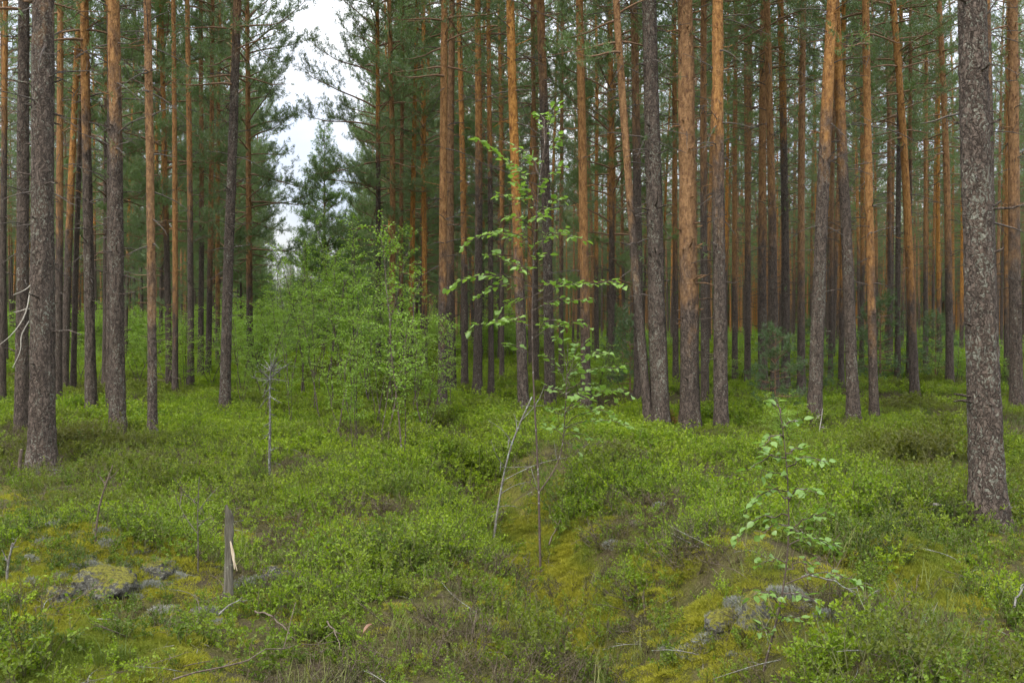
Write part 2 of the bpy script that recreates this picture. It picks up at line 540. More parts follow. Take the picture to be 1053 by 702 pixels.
def trunk_mb(rng, H, r0, near, sw):
    mb = MB()
    if near:
        zs = np.concatenate([np.linspace(-.35, 9.5, 240), np.linspace(9.6, H, 30)])
        n = 44
    else:
        zs = np.concatenate([np.linspace(-.35, 1.0, 8), np.linspace(1.2, H, 46)])
        n = 14
    pts = sway(zs, *sw)
    rad = trunk_radius(zs, r0, H)
    th = np.linspace(0, 2 * math.pi, n, endpoint=False)
    A, Z = np.meshgrid(th, zs)
    s = int(rng.integers(1000))
    cxy, sxy = np.cos(A), np.sin(A)
    w = .030 * (fbm(cxy * 1.3 + 9, Z * 1.1 + sxy * 1.3, s, 3) - .5)
    if near:
        ridge = np.abs(fbm(A * 2.9 + 3 * np.sin(Z * .7), Z * 7.0, s + 5, 3) - .5) * (1 - np.clip((np.abs(A - math.pi) - 2.7) / .4, 0, 1))
        seam = 1 - np.clip((np.abs(A - math.pi) - 2.7) / .4, 0, 1)
        c1 = np.exp(-((fbm(A * 2.2 + 1.2 * np.sin(Z * 1.7), Z * 2.6, s + 21, 3) - .5) / .03) ** 2)
        c2 = np.exp(-((fbm(A * 4.6, Z * 6.5, s + 33, 3) - .5) / .035) ** 2)
        w = w + .03 * (ridge - .09) + .010 * (fbm(A * 8, Z * 22, s + 9, 2) - .5) - .012 * c1 * seam - .008 * c2 * seam
    for k in range(5):
        w = w + .028 * np.exp(-np.maximum(Z, 0) / .15) * np.cos(A * 4 + k) * .4
    w = w * (rad[:, None] / .15)
    tube(mb, pts, rad, n, 0, wob=w)
    # short dead stubs in whorls up the trunk
    z = .9 + rng.random() * .5
    while z < H * .55:
        for k in range(int(rng.integers(1, 5))):
            a = rng.random() * 6.28
            ln = rng.uniform(.03, .10) if rng.random() < .72 else rng.uniform(.12, .38)
            rr = float(trunk_radius(np.array(z), r0, H))
            c = sway(np.array(z + rng.uniform(-.08, .08)), *sw)
            d = np.array([math.cos(a), math.sin(a), rng.uniform(-.15, .35)])
            p0 = c + d * rr * .7
            p1 = c + d * (rr + ln * .55)
            p2 = c + d * (rr + ln) + np.array([0, 0, rng.uniform(-.05, .05) * ln * 4])
            tube(mb, [p0, p1, p2], [.014 * r0 / .14, .011 * r0 / .14, .006], 5, 0)
        z += rng.uniform(.28, .55)
    return mb

def limb_curve(rng, c, az, L, el, droop, tip, m=6):
    t = np.linspace(0, 1, m)
    e = el - droop * np.sin(t * math.pi * .6) + tip * t ** 2
    d = np.stack([np.cos(e) * np.cos(az), np.cos(e) * np.sin(az), np.sin(e)], -1)
    kink = rng.normal(size=(m, 3)) * .10
    d = unit(d + kink * t[:, None])
    step = L / (m - 1)
    return np.vstack([c, c + np.cumsum(d[:-1] * step, axis=0)])

def crown_mb(rng, H, zb, Lmax, sw, r0, dense=1.0, cone=False, dead_from=4.0, nb=9, green=(0, 1)):
    """mats: 0 limb wood, 1 needles"""
    mb = MB()
    TP, TD = [], []
    az = rng.random() * 6
    z = zb
    while z < H - .25:
        t = (z - zb) / (H - zb)
        for k in range(int(rng.integers(3, 5) if cone else rng.integers(2, 5))):
            az += PHI + rng.uniform(-.4, .4)
            if cone:
                prof = (1 - t) ** .85 + .06
            else:
                prof = (.45 + .55 * math.sin(min(1, t * 1.7 + .18) * math.pi / 2)) * (1 - t ** 3.2) + .10
            L = Lmax * prof * rng.uniform(.55, 1.12)
            el = R(4 + 46 * t ** 1.1) + rng.normal() * .18 if not cone else R(4 + 42 * t) + rng.normal() * .1
            c = sway(np.array(z + rng.uniform(-.15, .15)), *sw)
            P = limb_curve(rng, c, az, L, el, .35, .7, 7)
            rb = min(.034, .007 + .010 * L)
            tube(mb, P, np.linspace(rb, .004, 7), 4, 0, cap=False)
            # side branches, each carrying short needle shoots
            n2 = max(3, int(L * 3.3 * dense + 1))
            for q in range(n2):
                s = rng.uniform(.26 if not cone else .12, 1.0) ** .8
                i = min(5, int(s * 6))
                f = s * 6 - i
                p = P[i] * (1 - f) + P[i + 1] * f
                td = unit(P[i + 1] - P[i])
                side = unit(np.cross(td, [0, 0, 1.])) * (1 if q % 2 else -1)
                d = unit(td * rng.uniform(.35, 1.0) + side * rng.uniform(.2, 1.0) + np.array([0, 0, rng.uniform(-.25, .65)]))
                l2 = (.16 + L * .27 * rng.uniform(.5, 1.15)) * (1.2 - .55 * s)
                e2 = p + d * l2 + np.array([0, 0, .10 * l2])
                tube(mb, [p, e2], [.0055, .0025], 3, 0, cap=False)
                for w in np.linspace(.28, 1, max(2, int(l2 / .085))):
                    d3 = unit(d * .7 + rng.normal(size=3) * .55 + np.array([0, 0, .35]))
                    l3 = rng.uniform(.08, .20)
                    p3 = p + (e2 - p) * w
                    TP.append(p3 + d3 * l3 * .4)
                    TD.append(d3)
                    TP.append(p3 + d3 * l3)
                    TD.append(d3)
            TP.append(P[-1])
            TD.append(unit(P[-1] - P[-2]))
        z += rng.uniform(.30, .52) * (1.0 if not cone else .52)
    # leafless limbs below the live crown
    z = dead_from
    while z < zb:
        for k in range(int(rng.integers(1, 4))):
            a = rng.random() * 6.28
            L = rng.uniform(.35, 1.5) * (.4 + .6 * (z - dead_from) / max(.1, zb - dead_from))
            c = sway(np.array(z), *sw)
            P = limb_curve(rng, c, a, L, rng.normal() * .25 + .08, .35, .25, 5)
            tube(mb, P, np.linspace(.011, .003, 5), 4, 2, cap=False)
            for q in range(int(L * 5)):
                i = int(rng.integers(1, 4))
                d = unit(P[i + 1] - P[i] + rng.normal(size=3) * .7)
                tube(mb, [P[i], P[i] + d * rng.uniform(.08, .3)], [.004, .002], 3, 2, cap=False)
                if rng.random() < .10 * (z / zb):
                    TP.append(P[i] + d * .25)
                    TD.append(d)
        z += rng.uniform(.25, .5)
    TP, TD = np.array(TP), np.array(TD)
    N = len(TP)
    P = np.repeat(TP, nb, 0) + rng.normal(size=(N * nb, 3)) * .022
    D = np.repeat(TD, nb, 0) * .55 + unit(rng.normal(size=(N * nb, 3))) * .85
    D[:, 2] += .15
    blades(mb, P, D, rng.uniform(.065, .115, N * nb), rng.uniform(.0065, .010, N * nb), rng, 1)
    return mb

# variants: (height, crown base, limb length, cone)
SPECS = [(19.5, 7.8, 2.3, False), (20.5, 8.8, 2.2, False), (18.5, 7.0, 2.1, False), (21, 9.4, 2.5, False), (19, 7.4, 2.0, False), (20, 6.6, 2.3, False),
         (17.5, 6.0, 2.1, False), (18.0, 3.6, 2.8, False), (16.5, 2.6, 2.6, False), (17.0, 5.2, 1.9, False)]
VR0 = .125
PINE = []
for i, (H, zb, Lm, cone) in enumerate(SPECS):
    rng = np.random.default_rng(100 + i)
    sw = (rng.uniform(-.35, .35), rng.uniform(-.35, .35), rng.random() * 6)
    tm, cm = trunk_mb(rng, H, VR0, False, sw), crown_mb(rng, H, zb, Lm, sw, VR0, cone=cone, dead_from=max(2.2, zb - 5.0), dense=(.68, .60, .68, .54, .62, .66, .70, 1.7, 1.7, .58)[i])
    PINE.append(dict(H=H, zb=zb, sw=sw, trunk=tm.mesh('pine_trunk', [BARK]), crown=cm.mesh('pine_crown', [LIMB, NEEDLE, DARKW]), tmb=tm, cmb=cm))

def set_bark(o, line, lichen):
    o['bark_line'] = float(line)
    o['lichen'] = float(lichen)

def dead_branch_mesh(rng, L, droop=.5, mat=DEADW, fork=4, r=.013):
    mb = MB()
    P = limb_curve(rng, np.zeros(3), 0, L, rng.uniform(-.1, .4), droop, .3, 8)
    tube(mb, P, np.linspace(r, .003, 8), 5, 0)
    for q in range(fork):
        i = int(rng.integers(1, 6))
        d = unit(P[i + 1] - P[i] + rng.normal(size=3) * .75)
        l = L * rng.uniform(.18, .5)
        e = P[i] + d * l
        k = P[i] + d * l * .5 + rng.normal(size=3) * .03 * l
        tube(mb, [P[i], k, e], [.006, .004, .002], 4, 0)
        if rng.random() < .7:
            tube(mb, [k, k + unit(d + rng.normal(size=3) * .8) * l * .4], [.003, .0015], 3, 0)
    return mb.mesh('dead_branch', [mat])

_r = np.random.default_rng(77)
DEAD = [dead_branch_mesh(_r, L, mat=DARKW, r=.009) for L in (.3, .5, .7, .9, .45, .6)]

used_xy = []
# (base x, base y, top x, top y, width px, image height where the orange bark begins, lichen, label)
MEASURED = [
 (43, 469, 45, 0, 25, -40, .50, 'thick dark grey pine standing nearest among the pines by the dead forked branches'),
 (22, 437, 30, 0, 13, -150, .45, 'slim dark pine half hidden behind the thick dark grey pine'),
 (2, 408, 3, 0, 7, 150, .45, 'thin dark pine cut by the left edge of the photo'),
 (59, 411, 63, 0, 8, 250, .45, 'orange pine showing just beside the thick dark grey pine'),
 (66, 397, 80, 0, 8, 240, .45, 'leaning orange pine second beside the thick dark grey pine'),
 (75, 394, 86, 100, 6, 150, .45, 'thin brown pine leaning behind the pair of slim orange pines'),
 (94, 420, 87, 0, 11, 130, .48, 'pale brown pine midway between the thick dark grey pine and the broad brown pine'),
 (113, 424, 110, 0, 8, 60, .45, 'grey pine partly hidden behind the broad brown pine'),
 (121, 436, 116, 0, 15, 130, .50, 'broad brown pine with stub whorls and no branch near the ground'),
 (157, 443, 154, 0, 9, 330, .52, 'slim bright orange pine with a grey foot standing alone in the bilberries'),
 (180, 401, 179, 0, 6, 330, .45, 'thin orange pine just beyond the slim pine with a grey foot'),
 (196, 397, 195, 0, 7, 220, .45, 'thin pine first of the close trio before the leaning dark pine'),
 (206, 386, 206, 0, 6, 240, .45, 'thin pine in the middle of the close trio before the leaning dark pine'),
 (214, 384, 219, 0, 6, 280, .45, 'thin pine last of the close trio before the leaning dark pine'),
 (224, 376, 226, 0, 5, 320, .45, 'very thin orange pine seen just behind the leaning dark pine'),
 (231, 417, 240, 0, 11, 60, .50, 'dark pine leaning towards the sky gap at the edge of the clearing'),
 (257, 384, 254, 0, 7, 300, .45, 'orange pine at the very edge of the sky gap over the clearing'),
 (389, 380, 388, 60, 6, 160, .45, 'thin dark pine first behind the birch thicket past the clearing'),
 (402, 384, 403, 40, 7, 330, .45, 'bright orange pine rising behind the tallest of the thicket birches'),
 (413, 380, 412, 40, 5, 320, .45, 'very thin orange pine close beside the bright one over the thicket'),
 (422, 382, 428, 0, 6, 330, .45, 'thin orange pine second past the thicket with clear trunk to the crown'),
 (437, 383, 436, 0, 6, 320, .45, 'thin orange pine between the thicket and the paired orange trunks'),
 (455, 413, 456, 0, 9, 310, .45, 'tall orange pine with a grey foot in front of the paired trunks'),
 (465, 403, 462, 60, 9, 290, .45, 'orange pine almost touching the tall orange pine with a grey foot'),
 (478, 396, 474, 0, 7, 270, .45, 'knotty brown pine just past the touching orange pair'),
 (491, 399, 493, 0, 9, 200, .45, 'brown pine with dark foot before the leafy birch sapling'),
 (505, 399, 503, 0, 6, 180, .45, 'thin dark pine left of the leafy birch top'),
 (516, 388, 514, 0, 5, 260, .45, 'thin reddish pine peeping between two darker ones behind the leafy birch'),
 (539, 423, 526, 0, 11, 290, .48, 'leaning brown orange pine directly behind the leafy birch stem'),
 (566, 418, 557, 0, 11, 100, .50, 'dark trunked pine just past the leafy birch crown'),
 (551, 394, 549, 0, 6, 260, .45, 'thin pine in the slot between two stouter pines behind the leafy birch'),
 (603, 416, 596, 0, 10, 330, .45, 'clean bright orange pine standing alone past the leafy birch'),
 (577, 382, 578, 0, 5, 280, .45, 'very thin far pine before the clean bright orange pine'),
 (614, 372, 612, 0, 5, 280, .45, 'far thin pine first past the clean bright orange pine'),
 (626, 366, 626, 0, 5, 300, .45, 'far thin pine second past the clean bright orange pine'),
 (657, 407, 652, 0, 10, 160, .45, 'dark pine behind the curved pine and the stout grey pine'),
 (668, 437, 633, 0, 9, 240, .48, 'curved slender pine leaning away against the stout grey pine'),
 (679, 437, 668, 0, 19, -120, .52, 'stout grey pine with thin dead twigs at its foot'),
 (695, 392, 693, 0, 6, 280, .45, 'thin pine showing in the gap between the stout grey and the thick orange pine'),
 (710, 438, 705, 0, 20, 330, .47, 'thickest orange pine, stout and straight in the middle of the stand'),
 (725, 416, 725, 0, 8, 200, .45, 'dark slim pine just past the thickest orange pine'),
 (742, 438, 737, 0, 14, 190, .48, 'reddish brown stout pine, third of the close row with the thickest orange pine'),
 (756, 388, 754, 0, 6, 300, .45, 'thin orange pine close behind the reddish brown stout pine'),
 (769, 388, 768, 0, 6, 290, .45, 'thin orange pine midway between the stout row and the mossy footed pine'),
 (785, 398, 782, 0, 9, 260, .45, 'brown pine with a straight bare stem before the dark spruce sapling'),
 (797, 406, 790, 0, 9, 240, .45, 'dark footed pine standing over the dark spruce sapling'),
 (808, 396, 805, 0, 9, 150, .45, 'grey pine just behind the dark spruce sapling'),
 (824, 401, 826, 60, 8, 310, .45, 'orange pine in the narrow gap before the leaning grey pine'),
 (837, 427, 857, 0, 14, 150, .52, 'grey pine leaning across towards its straight brown neighbour'),
 (878, 426, 862, 0, 12, 160, .48, 'brown pine crossed at the top by the leaning grey pine'),
 (865, 397, 868, 0, 6, 300, .45, 'thin pine between the crossing pair of pines'),
 (854, 388, 856, 40, 5, 290, .45, 'thin far pine in the wedge of the crossing pines'),
 (886, 380, 886, 0, 5, 290, .45, 'thin far pine just past the crossing pines'),
 (899, 424, 889, 0, 9, 330, .45, 'slender orange pine with a smooth stem past the crossing pair'),
 (914, 380, 913, 0, 5, 250, .45, 'pale thin pine with dead twigs behind the slender orange pine'),
 (923, 391, 924, 0, 6, 120, .45, 'thin dark pine just before the leaning orange pine'),
 (941, 403, 921, 0, 9, 320, .45, 'long orange pine leaning away with its crown against the sky'),
 (934, 389, 938, 0, 5, 200, .45, 'thin dark pine close beside the long leaning orange pine'),
 (952, 376, 950, 0, 5, 280, .45, 'thin far pine behind the long leaning orange pine'),
 (966, 372, 965, 0, 5, 320, .45, 'thin far orange pine before the dark reddish pine'),
 (977, 392, 972, 0, 8, 280, .45, 'reddish pine last before the lichen flecked great pine'),
 (1017, 518, 996, 0, 32, -300, .53, 'great grey pine flecked with pale lichen, closest trunk of all'),
 (1024, 425, 1013, 0, 9, 60, .48, 'slim dark pine just behind the lichen flecked great pine'),
 (1036, 393, 1033, 0, 7, 310, .45, 'orange pine behind the last stout pine'),
 (1046, 417, 1041, 0, 13, 260, .46, 'stout orange brown pine last towards the right edge of the photo'),
]

def place_pine(x, y, dia, lean_x, rz, k, label, group, line, lichen, near=False, hs=1.0, deads=0, seed=0):
    rng = np.random.default_rng(5000 + seed)
    V = PINE[k]
    z = float(ground_z(x, y)) - .02
    used_xy.append((x, y))
    lean = math.atan(lean_x)
    if near:
        root = empty('pine_tree', (x, y, z), label, 'tree', group, (rng.normal() * .006, lean, 0))
        tm = trunk_mb(rng, V['H'] * hs, dia / 2, True, (0, 0, 0) if dia > .28 else (rng.uniform(-.25, .25), rng.uniform(-.2, .2), rng.random() * 6))
        t = part('trunk', tm.mesh('pine_trunk', [BARK]), root)
        sxy = 1.0
        rz = 0
        cr = part('crown', V['crown'], root)
        cr.scale = (.8, .8, hs)
    else:
        sxy = dia / 2 / VR0
        root = empty('pine_tree', (x, y, z), label, 'tree', group)
        root.rotation_euler = (Matrix.Rotation(lean, 3, 'Y') @ Matrix.Rotation(rng.normal() * .008, 3, 'X') @ Matrix.Rotation(rz, 3, 'Z')).to_euler()
        t = part('trunk', V['trunk'], root)
        cr = part('crown', V['crown'], root)
        t.scale = (sxy, sxy, hs)
        cs = .46 + .42 * sxy
        cr.scale = (cs, cs, hs)
    set_bark(t, line / hs, lichen)
    for q in range(deads):
        zz = rng.uniform(2.2, 8.5)
        a = rng.random() * 6.28
        b = part('dead_branch', DEAD[int(rng.integers(len(DEAD)))], root)
        sway_p = (0, 0)
        b.location = (math.cos(a) * dia * .3, math.sin(a) * dia * .3, zz)
        b.rotation_euler = (rng.normal() * .5, rng.normal() * .15, a)
    return root

rngm = np.random.default_rng(4)
for i, (bx, by, tx, ty, w, ly, lich, label) in enumerate(MEASURED):
    x, y = hit(bx, by, .16)
    T = at(tx, ty, y)
    zb = float(ground_z(x, y))
    lean = (T[0] - x) / (T[2] - zb)
    dia = max(.12, w * y / FPX)
    dia = min(dia, .36)
    line = at(0, ly, y)[2] - zb
    line = min(line, 12)
    near = y < 17.5 or dia > .27
    # edge-of-clearing pines keep low crowns
    k = int(rngm.integers(0, 7))
    if label.startswith(('orange pine at the very edge', 'thin dark pine first behind')):
        k = 7
    place_pine(x, y, dia, lean, rngm.random() * 6.28, k, label, 'named pines of the stand' if False else 'pines of the stand', line, lich, near, rngm.uniform(.95, 1.06), 0 if y < 13 else 3 if y < 24 else 2, i)

# pines further back, individually placed
FAR = []
rng = np.random.default_rng(21)
tries = 0
zones = [(1.0, 'slim distant pine in the stand to the left of the overgrown clearing', 'distant pines left of the clearing'),
         (2.0, 'slim distant pine between the overgrown clearing and the leafy birch sapling', 'distant pines behind the birch thicket'),
         (3.0, 'slim distant pine behind the row of stout pines', 'distant pines behind the stout pines'),
         (4.0, 'slim distant pine behind the crossing pines and the lichen flecked pine', 'distant pines beyond the crossing pines')]
while len(FAR) < 220 and tries < 20000:
    tries += 1
    y = math.sqrt(rng.uniform(24 ** 2, 72 ** 2))
    x = rng.uniform(-.56, .56) * y
    px = CX + FPX * x / y
    dc = x - float(corridor(y))
    if abs(dc) < (3.6 if y > 34 else 4.2) or 283 < px < 372:
        continue
    md = 1.5 if len(FAR) < 160 else 1.0
    if any((x - a) ** 2 + (y - b) ** 2 < md ** 2 for a, b in used_xy):
        continue
    if y < 32 and rng.random() < .5:
        continue
    FAR.append((x, y))
    used_xy.append((x, y))
for px_, d_ in ((404, 40), (402, 52), (412, 46), (428, 41), (384, 62), (440, 50), (416, 57), (436, 35), (248, 44), (246, 55), (234, 38), (258, 64)):
    FAR.append(((px_ - CX) / FPX * d_, d_))
FAR.sort(key=lambda p: p[1])
for i, (x, y) in enumerate(FAR):
    px = CX + FPX * x / y
    zn = zones[0] if x < float(corridor(y)) else zones[1] if px < 545 else zones[2] if px < 815 else zones[3]
    dc = abs(x - float(corridor(y)))
    edge = dc < 6.5 or (340 < px < 470 and rng.random() < .6)
    k = 7 + int(rng.integers(2)) if edge else 9 if (y > 40 and rng.random() < .4) else int(rng.integers(0, 7))
    place_pine(x, y, rng.uniform(.115, .180), rng.normal() * .016, rng.random() * 6.28, k, zn[1], zn[2], rng.uniform(1.2, 4.8) if px > 440 else rng.uniform(1.5, 7.0), .42, False, rng.uniform(.86, 1.05), 0, 200 + i)

# ------------------------------------------------------------------ conifers that are not stand pines
def conifer(rng, H, Lm, mats, zb=.3, dense=1.0, r0=.06, nb=11):
    sw = (0, 0, 0)
    tm = MB()
    zs = np.linspace(-.2, H, 14)
    tube(tm, sway(zs, *sw), r0 * np.clip(1 - zs / (H * 1.02), .04, 1.1), 8, 0)
    cm = crown_mb(rng, H, zb, Lm, sw, r0, dense=dense, cone=True, dead_from=99, nb=nb)
    return tm.mesh('conifer_trunk', [LIMB]), cm.mesh('conifer_crown', mats)

rng = np.random.default_rng(9)
YOUNG = leaf_mat('young_pine_needles', (.125, .20, .08), (.16, .24, .09), trans=.5)
yt, yc = conifer(rng, 9.6, 2.1, [LIMB, YOUNG], .5, 3.0, .11, 10)
x, y = -0.188 * 41, 41
r = empty('young_pine', (x, y, float(ground_z(x, y))), 'cone shaped young pine with pointed top at the end of the sky gap', 'tree')
part('trunk', yt, r); part('crown', yc, r)
for px_, d_, s_, lab in ((372, 58, .95, 'young pine half hidden behind the tall thicket birches, beside the cone shaped one'), (404, 66, 1.05, 'young pine far behind the bright orange pine over the thicket'), (268, 62, .62, 'low young pine behind the orange pine at the edge of the sky gap')):
    x = (px_ - CX) / FPX * d_
    copy_tree(r, (x, d_, float(ground_z(x, d_))), (0, 0, d_), (s_ * 1.1, s_ * 1.1, s_), lab, 'young pines behind the birch thicket')
st, sc_ = conifer(rng, 2.3, .8, [LIMB, SPRUCE], .15, 1.2, .03, 9)
sp_list = [(797, 420, .72, 'dark spruce sapling at the foot of a dark pine trunk'),
           (640, 385, 1.0, 'green spruce sapling before the curved slender pine'),
           (648, 402, .75, 'small spruce sapling just below the curved slender pine'),
           (905, 392, 1.15, 'bushy spruce sapling behind the slender orange pine'),
           (962, 388, .9, 'spruce sapling behind the long leaning orange pine'),
           (835, 396, .8, 'low spruce sapling behind the leaning grey pine')]
spr = None
for i, (px, py, s, lab) in enumerate(sp_list):
    x, y = hit(px, py, .1)
    loc = (x, y, float(ground_z(x, y)))
    if spr is None:
        spr = empty('spruce_sapling', loc, lab, 'sapling', 'spruce saplings among the pines', (0, 0, 1), (s, s, s))
        part('trunk', st, spr); part('crown', sc_, spr)
    else:
        copy_tree(spr, loc, (0, 0, i * 1.7), (s, s, s), lab, 'spruce saplings among the pines')

# ------------------------------------------------------------------ far wood: one mass
def instancer(name, protos, X, Y, Zoff, S, RZ, IDX, tilt=0.0, rng=None, kind='stuff', label=None, follow=None):
    """one object that scatters prototype meshes over points"""
    col = bpy.data.collections.new(name + '_kinds')
    for k, me in enumerate(protos):
        o = bpy.data.objects.new('%s_kind_%02d' % (name, k), me)
        col.objects.link(o)
    N = len(X)
    me = bpy.data.meshes.new(name)
    me.vertices.add(N)
    Z = (ground_z(X, Y) if follow is None else follow) + Zoff
    me.vertices.foreach_set('co', np.stack([X, Y, Z], -1).astype(np.float32).ravel())
    rot = np.zeros((N, 3), np.float32)
    rot[:, 2] = RZ
    if tilt:
        rot[:, 0] = rng.normal(size=N) * tilt
        rot[:, 1] = rng.normal(size=N) * tilt
    for nm, ty, arr, key in (('rot', 'FLOAT_VECTOR', rot, 'vector'), ('scl', 'FLOAT', np.asarray(S, np.float32), 'value'), ('kind_index', 'INT', np.asarray(IDX, np.int32), 'value')):
        a = me.attributes.new(nm, ty, 'POINT')
        a.data.foreach_set(key, np.ascontiguousarray(arr).ravel())
    ob = bpy.data.objects.new(name, me)
    COL.objects.link(ob)
    ob['kind'] = kind
    if label:
        ob['label'] = label
    ng = bpy.data.node_groups.new(name, 'GeometryNodeTree')
    ng.interface.new_socket('Geometry', in_out='INPUT', socket_type='NodeSocketGeometry')
    ng.interface.new_socket('Geometry', in_out='OUTPUT', socket_type='NodeSocketGeometry')
    gi, go = ng.nodes.new('NodeGroupInput'), ng.nodes.new('NodeGroupOutput')
    iop = ng.nodes.new('GeometryNodeInstanceOnPoints')
    ci = ng.nodes.new('GeometryNodeCollectionInfo')
    ci.inputs['Collection'].default_value = col
    ci.inputs['Separate Children'].default_value = True
    ci.inputs['Reset Children'].default_value = True
    iop.inputs['Pick Instance'].default_value = True
    ng.links.new(gi.outputs[0], iop.inputs['Points'])
    ng.links.new(ci.outputs[0], iop.inputs['Instance'])
    for nm, ty, sock in (('rot', 'FLOAT_VECTOR', 'Rotation'), ('scl', 'FLOAT', 'Scale'), ('kind_index', 'INT', 'Instance Index')):
        na = ng.nodes.new('GeometryNodeInputNamedAttribute')
        na.data_type = ty
        na.inputs['Name'].default_value = nm
        o = [s for s in na.outputs if s.enabled and s.name == 'Attribute'][0]
        ng.links.new(o, iop.inputs[sock])
    ng.links.new(iop.outputs[0], go.inputs[0])
    md = ob.modifiers.new('scatter', 'NODES')
    md.node_group = ng
    return ob

rng = np.random.default_rng(31)
far_protos = []
for k in (1, 4, 6, 9, 8):
    m = MB()
    m.merge(PINE[k]['tmb'], [0])
    m.merge(PINE[k]['cmb'], [1, 2, 3])
    far_protos.append(m.mesh('far_pine', [BARK, LIMB, NEEDLE, DARKW]))
sm_ = MB()
zs = np.linspace(0, 15, 14)
tube(sm_, sway(zs, 0, 0, 0), .13 * np.clip(1 - zs / 15.3, .04, 1.1), 8, 0)
sm_.merge(crown_mb(np.random.default_rng(3), 15, .8, 2.6, (0, 0, 0), .1, dense=1.0, cone=True, dead_from=99, nb=9), [1, 2])
far_protos.append(sm_.mesh('far_spruce', [LIMB, LIMB, NEEDLE]))
N = 1700
Y = np.sqrt(rng.uniform(72 ** 2, 140 ** 2, N))
X = rng.uniform(-.66, .66, N) * Y
keep = np.abs(X - corridor(Y)) > 4.6
X, Y = X[keep], Y[keep]
IDX = np.where(Y > 108, rng.choice(6, len(X), p=[.05, .05, .1, .2, .4, .2]), rng.choice(6, len(X), p=[.24, .22, .24, .22, .04, .04]))
S = rng.uniform(.55, .78, len(X))
# low young trees close the end of the clearing
X2 = -.222 * 100 + rng.uniform(-11, 9, 64)
Y2 = rng.uniform(86, 118, 64)
X, Y, IDX, S = np.concatenate([X, X2]), np.concatenate([Y, Y2]), np.concatenate([IDX, np.full(64, 5)]), np.concatenate([S, rng.uniform(.38, .58, 64)])
instancer('distant_woods', far_protos, X, Y, -.1, S, rng.uniform(0, 6.28, len(X)), IDX)

# ------------------------------------------------------------------ young birches
def birch_mb(rng, stems, nbr, leafL, spacing, full, Lb=.28, fine=False):
    """stems: list of (polyline, base radius). returns stem MB, foliage MB"""
    sm, fm = MB(), MB()
    P, D = [], []
    for pts, r in stems:
        pts = np.asarray(pts, float)
        m = len(pts)
        H = np.linalg.norm(pts[-1] - pts[0])
        tube(sm, pts, np.linspace(r, r * .22, m), 7, 0)
        az = rng.random() * 6
        for b in range(nbr):
            t = rng.uniform(.32, 1.0)
            i = min(m - 2, int(t * (m - 1)))
            f = t * (m - 1) - i
            c = pts[i] * (1 - f) + pts[i + 1] * f
            az += PHI + rng.normal() * .4
            L = Lb * H * (1.0 - .6 * t) * rng.uniform(.5, 1.2) + .08
            e0 = rng.uniform(.55, 1.15)
            q = limb_curve(rng, c, az, L, e0, .55, -.25, 6)
            tube(sm, q, np.linspace(r * .32 * (1.1 - .7 * t), .0012, 6), 4, 0, cap=False)
            n = max(3, int(L / spacing))
            for s in np.linspace(.12, 1, n):
                i2 = min(4, int(s * 5))
                f2 = s * 5 - i2
                p = q[i2] * (1 - f2) + q[i2 + 1] * f2
                td = unit(q[i2 + 1] - q[i2])
                sd = unit(np.cross(td, [0, 0, 1.])) * (1 if rng.random() < .5 else -1)
                d = td * rng.uniform(.2, .9) + sd * rng.uniform(.4, 1.) + np.array([0, 0, rng.uniform(-.55, .15)])
                P.append(p + unit(d) * leafL * .35 + rng.normal(size=3) * leafL * .25)
                D.append(d)
    P, D = np.array(P), np.array(D)
    leaves(fm, P, D, leafL * rng.uniform(.65, 1.15, len(P)), leafL * rng.uniform(.55, .8, len(P)), rng, 0, full=full, up=True)
    return sm, fm

def stem_line(rng, H, lean=.08, m=9, base=(0, 0)):
    t = np.linspace(0, 1, m)
    a = rng.random() * 6.28
    w = np.cumsum(rng.normal(size=(m, 2)) * .022 * H, 0)
    w -= w[0]
    return np.stack([base[0] + math.cos(a) * lean * H * t ** 1.5 + w[:, 0] * .6, base[1] + math.sin(a) * lean * H * t ** 1.5 + w[:, 1] * .6, H * t - .05], -1)

BV = []
for i in range(6):
    rng = np.random.default_rng(300 + i)
    ns = (1, 2, 3, 1, 2, 3)[i]
    stems = [(stem_line(rng, (3.2 if s == 0 else rng.uniform(1.8, 2.8)), .10 if ns == 1 else .22, base=rng.normal(size=2) * .06 * s), .019 if s == 0 else .013) for s in range(ns)]
    sm, fm = birch_mb(rng, stems, 48 if ns == 1 else 34, .056, .023, False, .25)
    BV.append((sm.mesh('birch_stem', [STEM]), fm.mesh('birch_foliage', [BIRCH])))

G1 = 'birch saplings of the thicket in the clearing'
def birch_at(px, py, top, k, label, group, seed, grow=1.0):
    x, y = hit(px, py, .05)
    z = float(ground_z(x, y))
    h = max(.8, at(px, top, y)[2] - z)
    s = h / 3.2 * (1.12 if group == G1 else 1.0)
    r = empty('birch_sapling', (x, y, z), label, 'sapling', group, (0, 0, seed * 2.1), (s * grow, s * grow, s))
    part('stem', BV[k][0], r); part('foliage', BV[k][1], r)
    used_xy.append((x, y))
    return r

